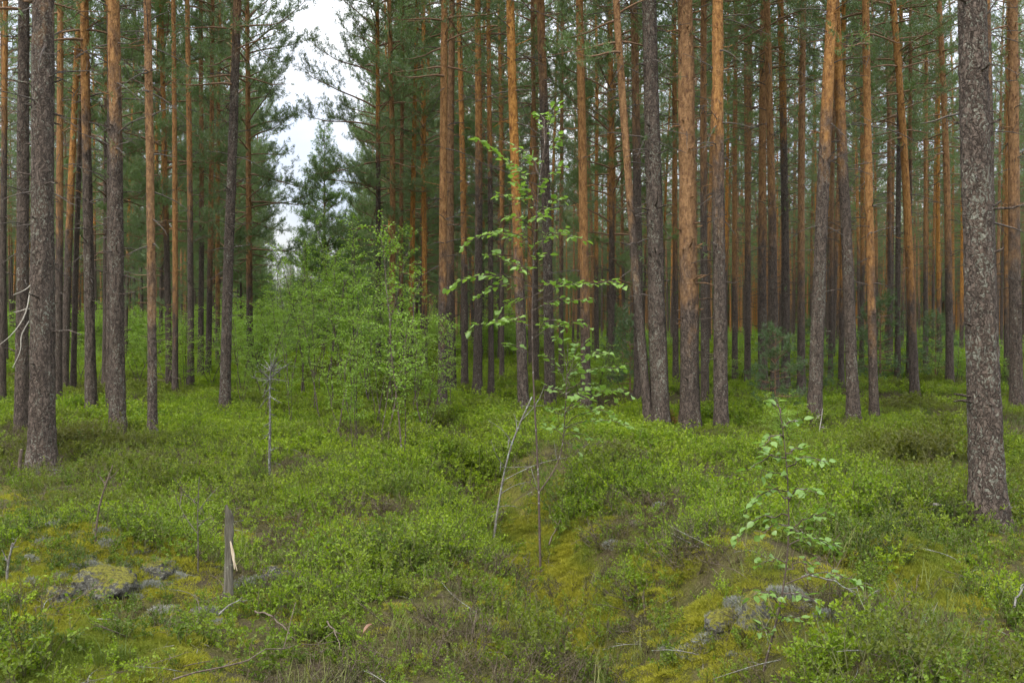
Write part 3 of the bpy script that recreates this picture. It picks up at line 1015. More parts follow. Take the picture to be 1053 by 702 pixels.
B = [(417, 478, 255, 1, 'tallest front birch of the thicket, thin dark stem beside the green hummock'),
     (440, 462, 300, 2, 'spreading birch of the thicket next to the green hummock'),
     (398, 455, 300, 4, 'bushy low birch in front of the thicket, left of the tallest front one'),
     (386, 437, 262, 2, 'full leafy birch behind the low bushy one in the thicket'),
     (362, 432, 250, 5, 'dense birch in the middle of the thicket under the young pine'),
     (346, 445, 330, 1, 'low sprawling birch at the thicket front before the slender single stemmed birch'),
     (340, 420, 275, 3, 'slender single stemmed birch in the middle of the thicket'),
     (322, 425, 300, 0, 'slim birch in the thicket straight behind the lichened snag tip'),
     (312, 410, 275, 2, 'birch under the narrow foot of the sky gap'),
     (298, 415, 290, 4, 'medium birch directly behind the low loose birch past the lichened snag'),
     (285, 400, 278, 5, 'birch half behind the orange pine at the edge of the sky gap'),
     (372, 405, 250, 1, 'tall far birch showing above the thicket'),
     (352, 398, 240, 5, 'tallest rear birch of the thicket reaching towards the young pine'),
     (325, 395, 262, 2, 'rear birch in the clearing between the young pine and the sky gap'),
     (425, 425, 320, 5, 'birch of the thicket in front of the tall orange pine with grey foot'),
     (462, 430, 345, 3, 'small birch just past the thicket at the foot of the orange pair'),
     (300, 402, 262, 3, 'thin high birch rising into the foot of the sky gap'),
     (334, 405, 245, 4, 'bushy tall birch directly below the cone shaped young pine'),
     (380, 418, 262, 1, 'tall birch between the middle thicket birches and the bright orange pine'),
     (365, 460, 345, 5, 'lowest bushy birch of the thicket, at its very front edge'),
     (272, 432, 345, 4, 'low birch close behind the lichened snag'),
     (300, 436, 340, 1, 'low loose birch just past the lichened snag'),
     (250, 420, 345, 2, 'low birch just past the foot of the leaning dark pine'),
     (330, 432, 318, 3, 'thin birch alone before the middle of the thicket'),
     (405, 415, 285, 5, 'rounded birch at the back of the thicket below the bright orange pine')]
for i, (px, py, top, k, lab) in enumerate(B):
    birch_at(px, py, top, k, lab, G1, i, .68 + .12 * (i % 3))
G2 = 'young birches among the pines left of the clearing'
B2 = [(268, 410, 300, 2, 'young birch right against the edge pine of the clearing'),
      (248, 405, 318, 4, 'young birch just past the leaning dark pine'),
      (262, 388, 290, 5, 'tall young birch behind the edge pine of the clearing'),
      (215, 400, 330, 2, 'young birch between the close trio and the leaning dark pine'),
      (190, 405, 325, 5, 'young birch at the foot of the close trio of pines'),
      (170, 398, 315, 1, 'young birch beyond the slim pine with a grey foot'),
      (140, 396, 318, 2, 'young birch between the broad brown pine and the slim grey footed pine'),
      (152, 384, 322, 5, 'small far birch glimpsed beside the slim grey footed pine'),
      (105, 390, 330, 4, 'young birch between the pale brown and the broad brown pine'),
      (80, 392, 325, 2, 'young birch in the gap behind the slim orange pines'),
      (232, 386, 305, 5, 'young birch behind the leaning dark pine')]
for i, (px, py, top, k, lab) in enumerate(B2):
    birch_at(px, py, top, k, lab, G2, i + 30, 1.35)
G3 = 'young broadleaf shoots among the right hand pines'
B3 = [(640, 405, 350, 4, 'leafy shoot before the dark pine behind the curved pine'),
      (612, 415, 352, 5, 'bushy shoot under the clean bright orange pine'),
      (590, 420, 370, 2, 'low shoot at the foot of the dark pine past the birch crown'),
      (820, 470, 405, 5, 'bright leafy shrub in front of the leaning grey pine'),
      (800, 462, 425, 4, 'lower bright shrub beside the one before the leaning grey pine'),
      (905, 388, 348, 5, 'leafy shoot behind the smooth stemmed slender orange pine'),
      (925, 392, 358, 2, 'leafy shoot at the foot of the thin dark pine'),
      (962, 392, 350, 4, 'leafy shoot between the long leaning pine and the reddish pine'),
      (985, 395, 350, 5, 'leafy shoot just before the lichen flecked great pine'),
      (1030, 400, 355, 2, 'leafy shoot between the great pine and the last stout pine'),
      (760, 395, 355, 5, 'leafy shoot behind the reddish brown stout pine'),
      (880, 384, 352, 4, 'leafy far shoot behind the foot of the crossing pines')]
for i, (px, py, top, k, lab) in enumerate(B3):
    birch_at(px, py, top, k, lab, G3, i + 60, 1.9)

# ---- the tall leafy birch in the middle
def px_line(pts, d0):
    return np.array([at(px, py, d0 + dz) for px, py, dz in pts])

def smooth_line(P, m):
    P = np.asarray(P, float)
    t = np.linspace(0, len(P) - 1, m)
    k = np.arange(len(P))
    Q = np.stack([np.interp(t, k, P[:, j]) for j in range(3)], -1)
    for _ in range(2):
        Q[1:-1] = (Q[:-2] + 2 * Q[1:-1] + Q[2:]) / 4
    return Q

def leafy_tree(rng, stem_specs, twig_specs, leafL, spacing, mats, base_d, twig_r=.0035):
    """stem_specs: [(pixel polyline, r0, r1)], twig_specs: [(x0,y0,x1,y1)] branches seen in the photo; depth is spread at random"""
    sm, fm = MB(), MB()
    P, D = [], []
    for pts, r0, r1 in stem_specs:
        Q = smooth_line(px_line(pts, base_d), 14)
        tube(sm, Q, np.linspace(r0, r1, 14), 7, 0)
    for (x0, y0, x1, y1, d0, d1) in twig_specs:
        a, b = at(x0, y0, base_d + d0), at(x1, y1, base_d + d1)
        L = np.linalg.norm(b - a)
        t = np.linspace(0, 1, 7)
        q = a + (b - a) * t[:, None] + np.array([0, 0, .14 * L]) * np.sin(t * math.pi)[:, None]
        q[1:-1] += rng.normal(size=(5, 3)) * .014 * (.4 + L)
        tube(sm, q, np.linspace(twig_r, .0013, 7), 5, 0)
        n = max(6, int(L / spacing * 2.3))
        for s in np.linspace(.22, 1.0, n):
            i2 = min(5, int(s * 6))
            f2 = s * 6 - i2
            p = q[i2] * (1 - f2) + q[i2 + 1] * f2
            td = unit(q[i2 + 1] - q[i2])
            sd = unit(np.cross(td, [0, 0, 1.])) * (1 if rng.random() < .5 else -1)
            d = td * rng.uniform(.1, .9) + sd * rng.uniform(.3, 1.) + np.array([0, 0, rng.uniform(-.45, .2)])
            pe = p + unit(d) * leafL * .45
            tube(sm, [p, pe], [.0012, .0009], 3, 0, cap=False)
            P.append(pe)
            D.append(d)
    P, D = np.array(P), np.array(D)
    leaves(fm, P, D, leafL * rng.uniform(.42, 1.15, len(P)), leafL * rng.uniform(.55, .86, len(P)), rng, 0, full=True, up=True, fold=.22)
    return sm, fm

def add_leafy(name, label, bx, by, stem_specs, twig_specs, leafL, spacing, seed, leafmat):
    rng = np.random.default_rng(seed)
    x, y = hit(bx, by, .0)
    z = float(ground_z(x, y))
    st0 = [(([(bx, by, 0)] + pts) if k == 0 else pts, r0, r1) for k, (pts, r0, r1) in enumerate(stem_specs)]
    sm, fm = leafy_tree(rng, st0, twig_specs, leafL, spacing, None, y)
    root = empty(name, (x, y, z), label, 'sapling')
    M = Matrix.Translation((-x, -y, -z))
    s2, f2 = MB(), MB()
    s2.merge(sm, None, M); f2.merge(fm, None, M)
    part('stem', s2.mesh('sapling_stem', [STEM]), root)
    part('foliage', f2.mesh('sapling_foliage', [leafmat]), root)
    used_xy.append((x, y))

rng = np.random.default_rng(8)
def rd(a=.25):
    return float(rng.uniform(-a, a))
tw = []
for (x0, y0, x1, y1) in [(562, 140, 572, 108), (560, 150, 556, 118), (558, 165, 580, 140), (556, 185, 530, 150), (552, 205, 492, 145), (552, 200, 520, 165), (553, 195, 578, 170),
                         (551, 215, 525, 185), (550, 225, 508, 200), (551, 222, 580, 205), (549, 240, 520, 222), (549, 248, 476, 252), (548, 255, 505, 238), (549, 250, 600, 246), (548, 262, 578, 235),
                         (548, 268, 530, 245), (547, 285, 500, 262), (547, 292, 462, 296), (547, 300, 490, 305), (547, 305, 515, 318), (547, 305, 590, 290), (547, 312, 641, 293), (547, 320, 605, 308),
                         (546, 335, 480, 342), (546, 340, 510, 330), (546, 345, 575, 330), (546, 350, 606, 336), (547, 365, 520, 355), (547, 230, 565, 215), (550, 210, 562, 190), (554, 178, 545, 160),
                         (547, 275, 562, 262), (547, 290, 535, 275), (551, 212, 540, 196), (550, 228, 560, 222), (549, 243, 538, 232)]:
    d1 = rd(.35)
    tw.append((x0, y0, x1, y1, 0, d1))
for (x0, y0, x1, y1) in [(582, 395, 560, 365), (582, 390, 600, 352), (582, 400, 592, 380), (581, 425, 597, 405), (581, 418, 572, 440), (580, 445, 595, 438), (581, 410, 630, 410), (583, 385, 625, 362), (582, 400, 640, 378), (582, 405, 615, 395), (583, 412, 565, 398), (582, 420, 650, 405), (581, 425, 610, 418),
                         (582, 430, 560, 420), (581, 440, 648, 438), (580, 448, 615, 452), (580, 450, 565, 440), (583, 380, 575, 345), (584, 376, 598, 366), (580, 455, 600, 470), (580, 440, 632, 425)]:
    tw.append((x0, y0, x1, y1, .05, .05 + rd(.35)))
add_leafy('birch_sapling', 'tall slender birch sapling with sparse bright leaves rising from the ditch bank', 556, 592,
          [([(554, 545, 0), (555, 500, 0), (551, 440, 0), (547, 380, 0), (546, 310, 0), (549, 245, 0), (553, 190, 0), (561, 145, 0), (566, 110, 0)], .010, .0025),
           ([(555, 505, 0), (568, 487, .02), (578, 468, .04), (581, 430, .05), (583, 385, .05), (584, 352, .05)], .006, .0018)],
          tw, .064, .052, 41, BIRCH_NEAR)
# ---- the sapling in the right foreground
tw = []
for (x0, y0, x1, y1) in [(803, 425, 795, 412), (805, 440, 822, 432), (806, 450, 785, 458), (808, 470, 772, 482), (809, 480, 848, 474), (811, 492, 782, 488), (811, 505, 768, 524), (812, 512, 790, 505), (812, 515, 835, 505),
                         (812, 530, 755, 552), (812, 540, 785, 548), (812, 545, 848, 526), (811, 560, 868, 568), (811, 575, 780, 580), (810, 585, 835, 580), (808, 600, 888, 602), (806, 610, 840, 620), (803, 625, 775, 612),
                         (800, 640, 822, 636), (797, 655, 780, 648), (812, 550, 826, 548), (808, 466, 825, 462)]:
    tw.append((x0, y0, x1, y1, 0, rd(.22)))
add_leafy('birch_sapling', 'knee high pale leaved sapling in the right foreground beside the lichened rocks', 785, 690,
          [([(794, 655, 0), (803, 622, 0), (811, 575, 0), (812, 520, 0), (809, 475, 0), (804, 430, 0), (799, 410, 0)], .0055, .0015)],
          tw, .045, .034, 42, BIRCH_NEAR)

# ------------------------------------------------------------------ dead wood, snags, stump, rocks
def snag_thing(name, label, cat, base, pts, r0, r1, twigs, seed, mat=DEADW, fork=True, lift=0.0):
    rng = np.random.default_rng(seed)
    x, y = hit(*base, lift)
    z = float(ground_z(x, y))
    o = np.array([x, y, z])
    Q = smooth_line(np.vstack([[o - [0, 0, .08]], [at(px, py, y + dz) for px, py, dz in pts]]), 14) - o
    mb = MB()
    tube(mb, Q, np.linspace(r0, r1, 14), 8, 0, wob=rng.normal(size=(14, 8)) * r0 * .10)
    for (t0, x1, y1, dz) in twigs:
        i = min(12, int(t0 * 13))
        e = at(x1, y1, y + dz) - o
        a = Q[i]
        L = np.linalg.norm(e - a)
        mid = (a + e) / 2 + rng.normal(size=3) * .08 * L
        T = smooth_line([a, mid, e], 6)
        tube(mb, T, np.linspace(max(.003, r1 * .9), .0015, 6), 5, 0)
        if fork:
            for q in range(3):
                k = int(rng.integers(1, 5))
                d = unit(T[k + 1] - T[k] + rng.normal(size=3) * .8)
                tube(mb, [T[k], T[k] + d * L * rng.uniform(.15, .45)], [.003, .0012], 4, 0)
    return thing(name, mb.mesh(name, [mat]), (x, y, z), label, cat)

snag_thing('dead_sapling', 'grey leaning dead stem with bare side twigs beside the leafy birch', 'dead tree', (507, 562), [(509, 540, 0), (515, 505, 0), (521, 470, 0), (532, 440, .05), (547, 408, .1)], .013, .005,
           [(.45, 545, 495, .2), (.50, 585, 470, .4), (.7, 502, 432, -.1), (.8, 528, 425, .1), (.6, 505, 452, -.2), (.9, 560, 395, .2), (.35, 530, 520, .1)], 51)
sn = snag_thing('dead_sapling', 'thin grey dead sapling with a bushy lichened top standing in the bilberries', 'dead tree', (277, 492), [(277, 460, 0), (278, 430, 0), (277, 400, 0), (279, 372, 0)], .016, .008,
           [(.95, 262, 382, .1), (.95, 295, 376, -.1), (.9, 300, 372, .2), (.85, 268, 398, -.1), (.8, 288, 402, .1), (.97, 270, 368, .1), (.97, 286, 366, -.2), (.9, 262, 374, -.2), (.6, 285, 428, .1), (.5, 270, 440, .1), (.3, 286, 460, 0), (.4, 268, 452, 0), (.97, 268, 374, .15), (.96, 290, 370, .1), (.9, 296, 392, -.1), (.86, 258, 388, .0), (.8, 268, 410, .1), (.75, 290, 414, -.1), (.7, 266, 420, .05), (.99, 276, 360, 0), (.98, 283, 362, .1),
            (.93, 290, 386, .05), (.88, 264, 390, .12), (.92, 284, 380, -.05), (.9, 270, 380, .0)], 52, SNAGW)
snag_thing('dead_stick', 'thin upright bare twiggy stick between the dark sapling and the broken stump', 'dead stick', (203, 592), [(204, 560, 0), (203, 530, 0), (205, 490, 0)], .005, .002, [(.5, 180, 510, .1), (.7, 225, 500, .1), (.8, 178, 490, -.1), (.6, 218, 530, 0)], 53, DARKW)
snag_thing('dead_stick', 'dark leaning stick topped by a green tuft above the mossy hummock', 'dead stick', (97, 560), [(99, 540, 0), (103, 515, 0), (110, 495, 0), (116, 478, 0)], .008, .003, [(.8, 122, 482, .05), (.7, 100, 488, .05)], 54, TWIGM)
snag_thing('dead_stick', 'grey lichened forked stick at the left edge by the mossy hummock', 'dead stick', (6, 600), [(8, 580, 0), (13, 558, 0)], .007, .006, [(.6, 2, 565, .0), (.9, 18, 552, 0)], 55)
snag_thing('dead_stick', 'short weathered stub in front of the thick dark grey pine', 'dead stick', (19, 492), [(20, 478, 0), (22, 462, 0)], .022, .016, [], 56, TWIGM, False)
snag_thing('dead_stick', 'pale dead twig rising at the foot of the leaning grey pine', 'dead stick', (843, 460), [(842, 445, 0), (845, 428, 0), (846, 420, 0)], .010, .003, [(.8, 838, 432, 0), (.5, 850, 440, 0)], 57, PALEW)

# fallen sticks lying on the vegetation
def fallen(label, p0, p1, r, seed, mat=DEADW, lift=.12, bow=.03):
    rng = np.random.default_rng(seed)
    (x0, y0), (x1, y1) = hit(*p0, lift), hit(*p1, lift)
    a = np.array([x0, y0, float(ground_z(x0, y0)) + lift])
    b = np.array([x1, y1, float(ground_z(x1, y1)) + lift])
    t = np.linspace(0, 1, 9)
    Q = a + (b - a) * t[:, None] + rng.normal(size=(9, 3)) * bow * np.linalg.norm(b - a) * .35
    Q[:, 2] += bow * np.sin(t * 3.1)
    o = (a + b) / 2
    mb = MB()
    tube(mb, Q - o, np.linspace(r, r * .4, 9), 6, 0)
    L = np.linalg.norm(b - a)
    for q in range(4):
        i = int(rng.integers(2, 8))
        d = unit((b - a) / L + rng.normal(size=3) * .6)
        tube(mb, [Q[i] - o, Q[i] - o + d * L * rng.uniform(.08, .25)], [r * .5, .002], 4, 0)
    thing('fallen_branch', mb.mesh('fallen_branch', [mat]), o, label, 'branch', 'fallen branches on the forest floor')

fallen('long brown fallen branch lying in the bottom foreground', (180, 700), (345, 660), .004, 61, TWIGM)
fallen('pale fallen stick beside the broken stump', (225, 632), (252, 620), .005, 62, DEADW)
fallen('short pale stick at the right edge of the photo', (1044, 622), (1054, 602), .006, 63, DEADW)
fallen('thin grey branch reaching out from behind the right rocks', (825, 592), (880, 612), .005, 64)
fallen('grey branch lying at the foot of the lichen flecked great pine', (960, 520), (1050, 524), .014, 65)
fallen('thin brown branch on the moss before the hummock rocks', (262, 628), (300, 655), .006, 66, TWIGM)
fallen('crooked brown twig under the leafy birch stem', (565, 560), (585, 515), .006, 67, TWIGM)
fallen('thin brown branch beside the ditch near the round dry leaf', (335, 640), (350, 668), .005, 68, TWIGM)

# broken stump
def stump():
    rng = np.random.default_rng(71)
    x, y = hit(235, 616)
    z = float(ground_z(x, y))
    root = empty('broken_stump', (x, y, z), 'slim grey broken stump with a pale splinter on its side', 'stump')
    mb = MB()
    zs = np.linspace(-.1, .52, 16)
    n = 14
    rad = .024 * (1 + .5 * np.exp(-np.maximum(zs, 0) / .06)) * (1 - .22 * zs)
    wob = rng.normal(size=(16, n)) * .0025 + .005 * np.cos(np.linspace(0, 6.28, n, endpoint=False) * 3)[None, :]
    pts = np.stack([zs * .015, zs * 0, zs], -1)
    tube(mb, pts, rad, n, 0, cap=False, wob=wob)
    top = mb.v[0].reshape(16, n, 3)
    top[-1, :, 2] += rng.uniform(-.03, .02, n) + .02 * np.cos(np.arange(n) * 6.28 / n - 2)
    top[-2, :, 2] += rng.uniform(-.01, .01, n)
    mb.v[0] = top.reshape(-1, 3)
    mb.add(np.vstack([top[-1], [[.008, 0, .45]]]), [[k, (k + 1) % n, n] for k in range(n)], 0)
    part('wood', mb.mesh('stump_wood', [wood_mat('weathered_stump', (.060, .055, .040), (.135, .122, .095), (90, 90, 8), lichen=(.22, .24, .17), amount=.62)]), root)
    sb = MB()
    tube(sb, [[.018, -.02, .34], [.034, -.024, .27], [.042, -.022, .18]], [.004, .010, .003], 5, 0)
    tube(sb, [[.034, -.024, .25], [.056, -.02, .17]], [.007, .002], 5, 0)
    part('splinter', sb.mesh('stump_splinter', [wood_mat('fresh_splinter', (.42, .33, .22), (.55, .46, .34), (90, 90, 12))]), root)
stump()

def rock(label, px, py, sx, sy, sz, seed, sink=.46, name='boulder'):
    sx, sy, sz = sx * .82, sy * .82, sz * .85
    import bmesh
    x, y = hit(px, py)
    z = float(ground_z(x, y))
    bm = bmesh.new()
    bmesh.ops.create_icosphere(bm, subdivisions=5, radius=1)
    V = np.array([v.co[:] for v in bm.verts])
    from mathutils import noise as mn
    for v in bm.verts:
        c = v.co.copy()
        d = 1 + .30 * mn.noise(c * 1.3 + Vector((seed, 0, 0))) + .13 * mn.noise(c * 3.1 + Vector((0, seed, 0))) + .07 * mn.noise(c * 8 + Vector((0, 0, seed))) + .03 * mn.noise(c * 20)
        v.co = Vector((c.x * sx * d, c.y * sy * d, c.z * sz * d))
    me = bpy.data.meshes.new('boulder')
    bm.to_mesh(me)
    bm.free()
    for p in me.polygons:
        p.use_smooth = True
    me.materials.append(ROCK)
    thing(name, me, (x, y, z + sz * (1 - 2 * sink) * .5), label, 'rock', 'lichened rocks', (0, 0, seed))

rock('largest grey lichened rock, in the flank of the mossy hummock', 106, 606, .25, .22, .17, 3, .62)
rock('grey rock tucked above the largest hummock rock', 160, 592, .12, .13, .09, 5)
rock('pale flat rock flush with the moss before the stump', 185, 640, .12, .1, .05, 8)
rock('grey lichened rock just past the broken stump', 282, 602, .10, .11, .12, 11)
rock('dark low rock beside the lichened rock past the stump', 330, 610, .12, .12, .09, 13)
rock('pale low rock at the foot of the mossy hummock', 60, 618, .11, .12, .09, 15)
rock('upright grey rock under the right foreground sapling', 780, 638, .11, .11, .13, 19)
rock('darker grey rock left of the upright grey rock', 743, 645, .10, .11, .10, 23)
rock('small pale grey rock past the right foreground sapling', 868, 630, .09, .09, .06, 27)
rock('pebble sized pale stone between the right sapling and the small grey rock', 880, 645, .045, .05, .035, 29, name='stone')

# forked pale dead branches beside the thick dark pine belong to that pine
def forked_dead():
    tgt = [o for o in bpy.data.objects if o.get('label', '').startswith('thick dark grey pine')][0]
    bpy.context.view_layer.update()
    inv = tgt.matrix_world.inverted()
    y = tgt.location.y - .05
    rng = np.random.default_rng(88)
    mb = MB()
    lines = [[(36, 290), (30, 300), (29, 318), (22, 332), (12, 345), (0, 354)], [(34, 290), (29, 296), (22, 300), (14, 303)], [(30, 330), (21, 345), (22, 360), (13, 378)], [(36, 318), (28, 317), (20, 320), (14, 321)]]
    for k, l in enumerate(lines):
        Q = smooth_line([at(a, b, y - .12 * i / len(l)) for i, (a, b) in enumerate(l)], 12)
        Q = np.array([(inv @ Vector(q))[:] for q in Q])
        tube(mb, Q, np.linspace(.011 if k == 0 else .007, .003, 12), 6, 0)
    b = part('dead_branch', mb.mesh('forked_dead_branch', [PALEW]), tgt)
    b['label'] = 'pale forked dead branch'
forked_dead()

# rusty dead pine sprig at the foot of the stout pines and a round dry leaf
rng = np.random.default_rng(90)
x, y = hit(690, 445)
mb = MB()
tube(mb, [[0, 0, -.05], [.02, 0, .15], [-.02, 0, .32]], [.006, .004, .002], 5, 0)
tube(mb, [[.01, 0, .1], [.13, 0, .2]], [.004, .002], 5, 0)
TP = np.array([[-.02, 0, .32], [0, 0, .26], [.13, 0, .2], [.09, 0, .17], [.01, 0, .2]])
P = np.repeat(TP, 30, 0) + rng.normal(size=(150, 3)) * .02
blades(mb, P, rng.normal(size=(150, 3)) + [0, 0, .4], .07, .006, rng, 1)
thing('pine_seedling', mb.mesh('pine_seedling', [TWIGM, RUSTN]), (x, y, float(ground_z(x, y))), 'small rusty dead pine seedling between the stout grey and thickest orange pines', 'seedling')
x, y = hit(373, 652, .1)
mb = MB()
leaves(mb, np.array([[0, 0, 0]]), np.array([[.6, -.1, .8]]), .075, .07, rng, 0, full=True)
thing('dry_leaf', mb.mesh('dry_leaf', [DRYLEAF]), (x, y, float(ground_z(x, y)) + .1), 'round reddish dry leaf lying in the moss near the fallen branch', 'leaf')

# ------------------------------------------------------------------ undergrowth prototypes
def bilberry(rng, R_, H, nstem, leafL, per, mats, mesh_name, sidew=.10):
    mb = MB()
    P, D = [], []
    for s in range(nstem):
        a, r = rng.random() * 6.28, R_ * math.sqrt(rng.random())
        b = np.array([math.cos(a) * r, math.sin(a) * r, -.03])
        h = H * rng.uniform(.55, 1.1)
        e = b + np.array([rng.normal() * .28 * h, rng.normal() * .28 * h, h])
        mid = (b + e) / 2 + rng.normal(size=3) * .08 * h
        Q = smooth_line([b, mid, e], 6)
        tube(mb, Q, np.linspace(.0026, .0012, 6), 3, 0, cap=False)
        for q in range(int(rng.integers(3, 6))):
            i = int(rng.integers(1, 5))
            d = unit(np.array([rng.normal(), rng.normal(), rng.uniform(.5, 1.6)]))
            l = h * rng.uniform(.22, .5)
            e2 = Q[i] + d * l
            tube(mb, [Q[i], e2], [.0016, .0008], 3, 0, cap=False)
            n = per
            for w in np.linspace(.2, 1, n):
                P.append(Q[i] + d * l * w)
                sd = unit(np.cross(d, rng.normal(size=3)))
                D.append(d * .5 + sd + np.array([0, 0, .15]))
    P, D = np.array(P), np.array(D)
    leaves(mb, P, D, leafL * rng.uniform(.6, 1.15, len(P)), leafL * rng.uniform(.5, .68, len(P)), rng, 1, fold=.15)
    return mb.mesh(mesh_name, mats)

def heather(rng, R_, H, n):
    mb = MB()
    P, D = [], []
    for s in range(n):
        a, r = rng.random() * 6.28, R_ * math.sqrt(rng.random())
        b = np.array([math.cos(a) * r, math.sin(a) * r, -.02])
        d = unit(np.array([math.cos(a) * .6 + rng.normal() * .4, math.sin(a) * .6 + rng.normal() * .4, rng.uniform(.4, 1.3)]))
        h = H * rng.uniform(.5, 1.1)
        Q = smooth_line([b, b + d * h * .5 + rng.normal(size=3) * .02, b + d * h], 5)
        tube(mb, Q, np.linspace(.0026, .001, 5), 3, 0, cap=False)
        for q in range(5):
            i = int(rng.integers(1, 4))
            d2 = unit(d + rng.normal(size=3) * .7)
            l = h * rng.uniform(.2, .45)
            tube(mb, [Q[i], Q[i] + d2 * l], [.0015, .0008], 3, 0, cap=False)
            for w in np.linspace(.2, 1, 8):
                P.append(Q[i] + d2 * l * w)
                D.append(d2 * .8 + unit(rng.normal(size=3)))
    P, D = np.array(P), np.array(D)
    blades(mb, P, D, .014, .0024, rng, 1)
    return mb.mesh('heather_clump', [TWIGM, HEATH])

def grass(rng, n, H, R_):
    mb = MB()
    for s in range(n):
        a, r = rng.random() * 6.28, R_ * math.sqrt(rng.random())
        b = np.array([math.cos(a) * r, math.sin(a) * r, -.02])
        az = rng.random() * 6.28
        d = np.array([math.cos(az), math.sin(az), 0])
        h = H * rng.uniform(.45, 1.1)
        lean = rng.uniform(.15, .8)
        side = np.array([-d[1], d[0], 0]) * rng.uniform(.0012, .0022)
        t = np.array([0, .35, .7, 1.0])
        c = b + d * (lean * h * t ** 2)[:, None] + np.array([0, 0, 1.]) * (h * (t - .32 * lean * t ** 2))[:, None]
        w = np.array([1, .9, .6, .08])[:, None]
        V = np.concatenate([c - side * w, c + side * w])
        mb.add(V, [[k, k + 1, k + 5, k + 4] for k in range(3)], 0)
    return mb.mesh('grass_tuft', [GRASSM])

def moss(rng, n, R_, H, mat, L, w):
    mb = MB()
    a, r = rng.random(n) * 6.28, R_ * np.sqrt(rng.random(n))
    hump = H * (1 - (r / R_) ** 2)
    P = np.stack([np.cos(a) * r, np.sin(a) * r, hump * rng.uniform(.5, 1, n)], -1)
    D = np.stack([np.cos(a) * .5, np.sin(a) * .5, np.full(n, .8)], -1) + rng.normal(size=(n, 3)) * .55
    blades(mb, P, D, rng.uniform(.6, 1.2, n) * L, w, rng, 0)
    return mb.mesh('moss_cushion', [mat])

def twig(rng):
    mb = MB()
    L = rng.uniform(.15, .5)
    Q = smooth_line(np.array([[0, 0, .01], [L * .5, rng.normal() * .06, .03 + rng.random() * .03], [L, rng.normal() * .1, .02]]), 6)
    tube(mb, Q, np.linspace(.004, .0015, 6), 4, 0)
    for q in range(3):
        i = int(rng.integers(1, 5))
        tube(mb, [Q[i], Q[i] + unit(rng.normal(size=3) * [1, 1, .5]) * L * .3], [.002, .001], 3, 0, cap=False)
    return mb.mesh('loose_twig', [TWIGM if rng.random() < .6 else DEADW])

rng = np.random.default_rng(12)
bil_near = [bilberry(rng, .11, .20, 9, .018, 10, [BSTEM, BILB], 'bilberry_clump') for _ in range(5)]
bil_tall = [bilberry(rng, .12, .26, 9, .023, 9, [BSTEM, BILB_FAR], 'bilberry_bush') for _ in range(3)]
bil_mid = [bilberry(rng, .26, .25, 18, .030, 9, [BSTEM, BILB_FAR], 'bilberry_patch') for _ in range(4)]
bil_far = [bilberry(rng, .6, .34, 34, .060, 6, [BSTEM, BILB_FAR], 'bilberry_carpet') for _ in range(4)]
hea = [heather(rng, .12, .17, 16) for _ in range(4)]
gra = [grass(rng, 34, .22, .09) for _ in range(3)] + [grass(rng, 22, .32, .12)]
mos = [moss(rng, 420, .11, .035, MOSSM, .022, .0016) for _ in range(4)]
lic = [moss(rng, 520, .065, .045, LICHM, .020, .0020) for _ in range(2)]
twg = [twig(rng) for _ in range(7)]

def wedge(rng, n, y0, y1, half=.62):
    Y = np.sqrt(rng.uniform(y0 * y0, y1 * y1, n))
    return rng.uniform(-half, half, n) * Y, Y

def blob(X, Y, px, py, s, lift=0):
    x, y = hit(px, py, lift)
    return np.exp(-(((X - x) / s) ** 2 + ((Y - y) / (s * 1.35)) ** 2))

def lush(X, Y):
    f = fbm(X / 1.6, Y / 1.6, 41, 4)
    f = np.clip((f - .46) / .14, 0, 1)
    for px, py, s, w in ((480, 480, .5, 1.2), (600, 510, .5, .9), (560, 650, .35, 1.), (600, 690, .35, 1.), (900, 700, .4, 1.), (960, 545, .5, .8), (330, 515, .7, .7), (490, 560, .5, .5), (180, 500, .9, .6), (840, 520, .6, .4)):
        f = np.maximum(f, w * blob(X, Y, px, py, s))
    for px, py, s in ((60, 585, .55), (650, 640, .42), (610, 590, .36), (690, 660, .3), (930, 625, .42), (90, 672, .4), (700, 530, .5), (300, 580, .4), (640, 545, .35), (540, 590, .22), (230, 600, .4), (120, 610, .45), (770, 640, .3)):
        f = f * (1 - .66 * blob(X, Y, px, py, s))
    dd = X - corridor(Y)
    f = f * (1 - .92 * np.exp(-((dd - .1) / .36) ** 2) * (Y < 11))
    return f

# near bilberry
rng = np.random.default_rng(55)
X, Y = wedge(rng, 11000, 2.6, 13)
k = rng.random(len(X)) < (.13 + .62 * lush(X, Y))
X, Y = X[k], Y[k]
fade = np.clip((Y - 7) / 5, 0, 1)
IDX = np.where(rng.random(len(X)) < .25 + .5 * fade, rng.integers(5, 8, len(X)), rng.integers(0, 5, len(X)))
S = rng.uniform(.6, 1.15, len(X)) * (.62 + .35 * lush(X, Y) + .45 * np.clip((fbm(X / .7, Y / .7, 161, 3) - .42) * 4, 0, 1))
hx, hy = -.65 + rng.normal(size=110) * .38, 11.35 + rng.normal(size=110) * .34
X, Y, IDX, S = np.concatenate([X, hx]), np.concatenate([Y, hy]), np.concatenate([IDX, rng.integers(5, 8, 110)]), np.concatenate([S, rng.uniform(1.1, 1.6, 110)])
instancer('bilberry_undergrowth', bil_near + bil_tall, X, Y, -.01, S, rng.uniform(0, 6.28, len(X)), IDX, .16, rng)
ROCKS = [(o.location.x, o.location.y, max(o.dimensions)) for o in bpy.data.objects if o.get('category') == 'rock']
qx = np.concatenate([rx + rng.normal(size=26) * .16 for rx, ry, rs in ROCKS])
qy = np.concatenate([ry - .05 + rng.normal(size=26) * .13 for rx, ry, rs in ROCKS])
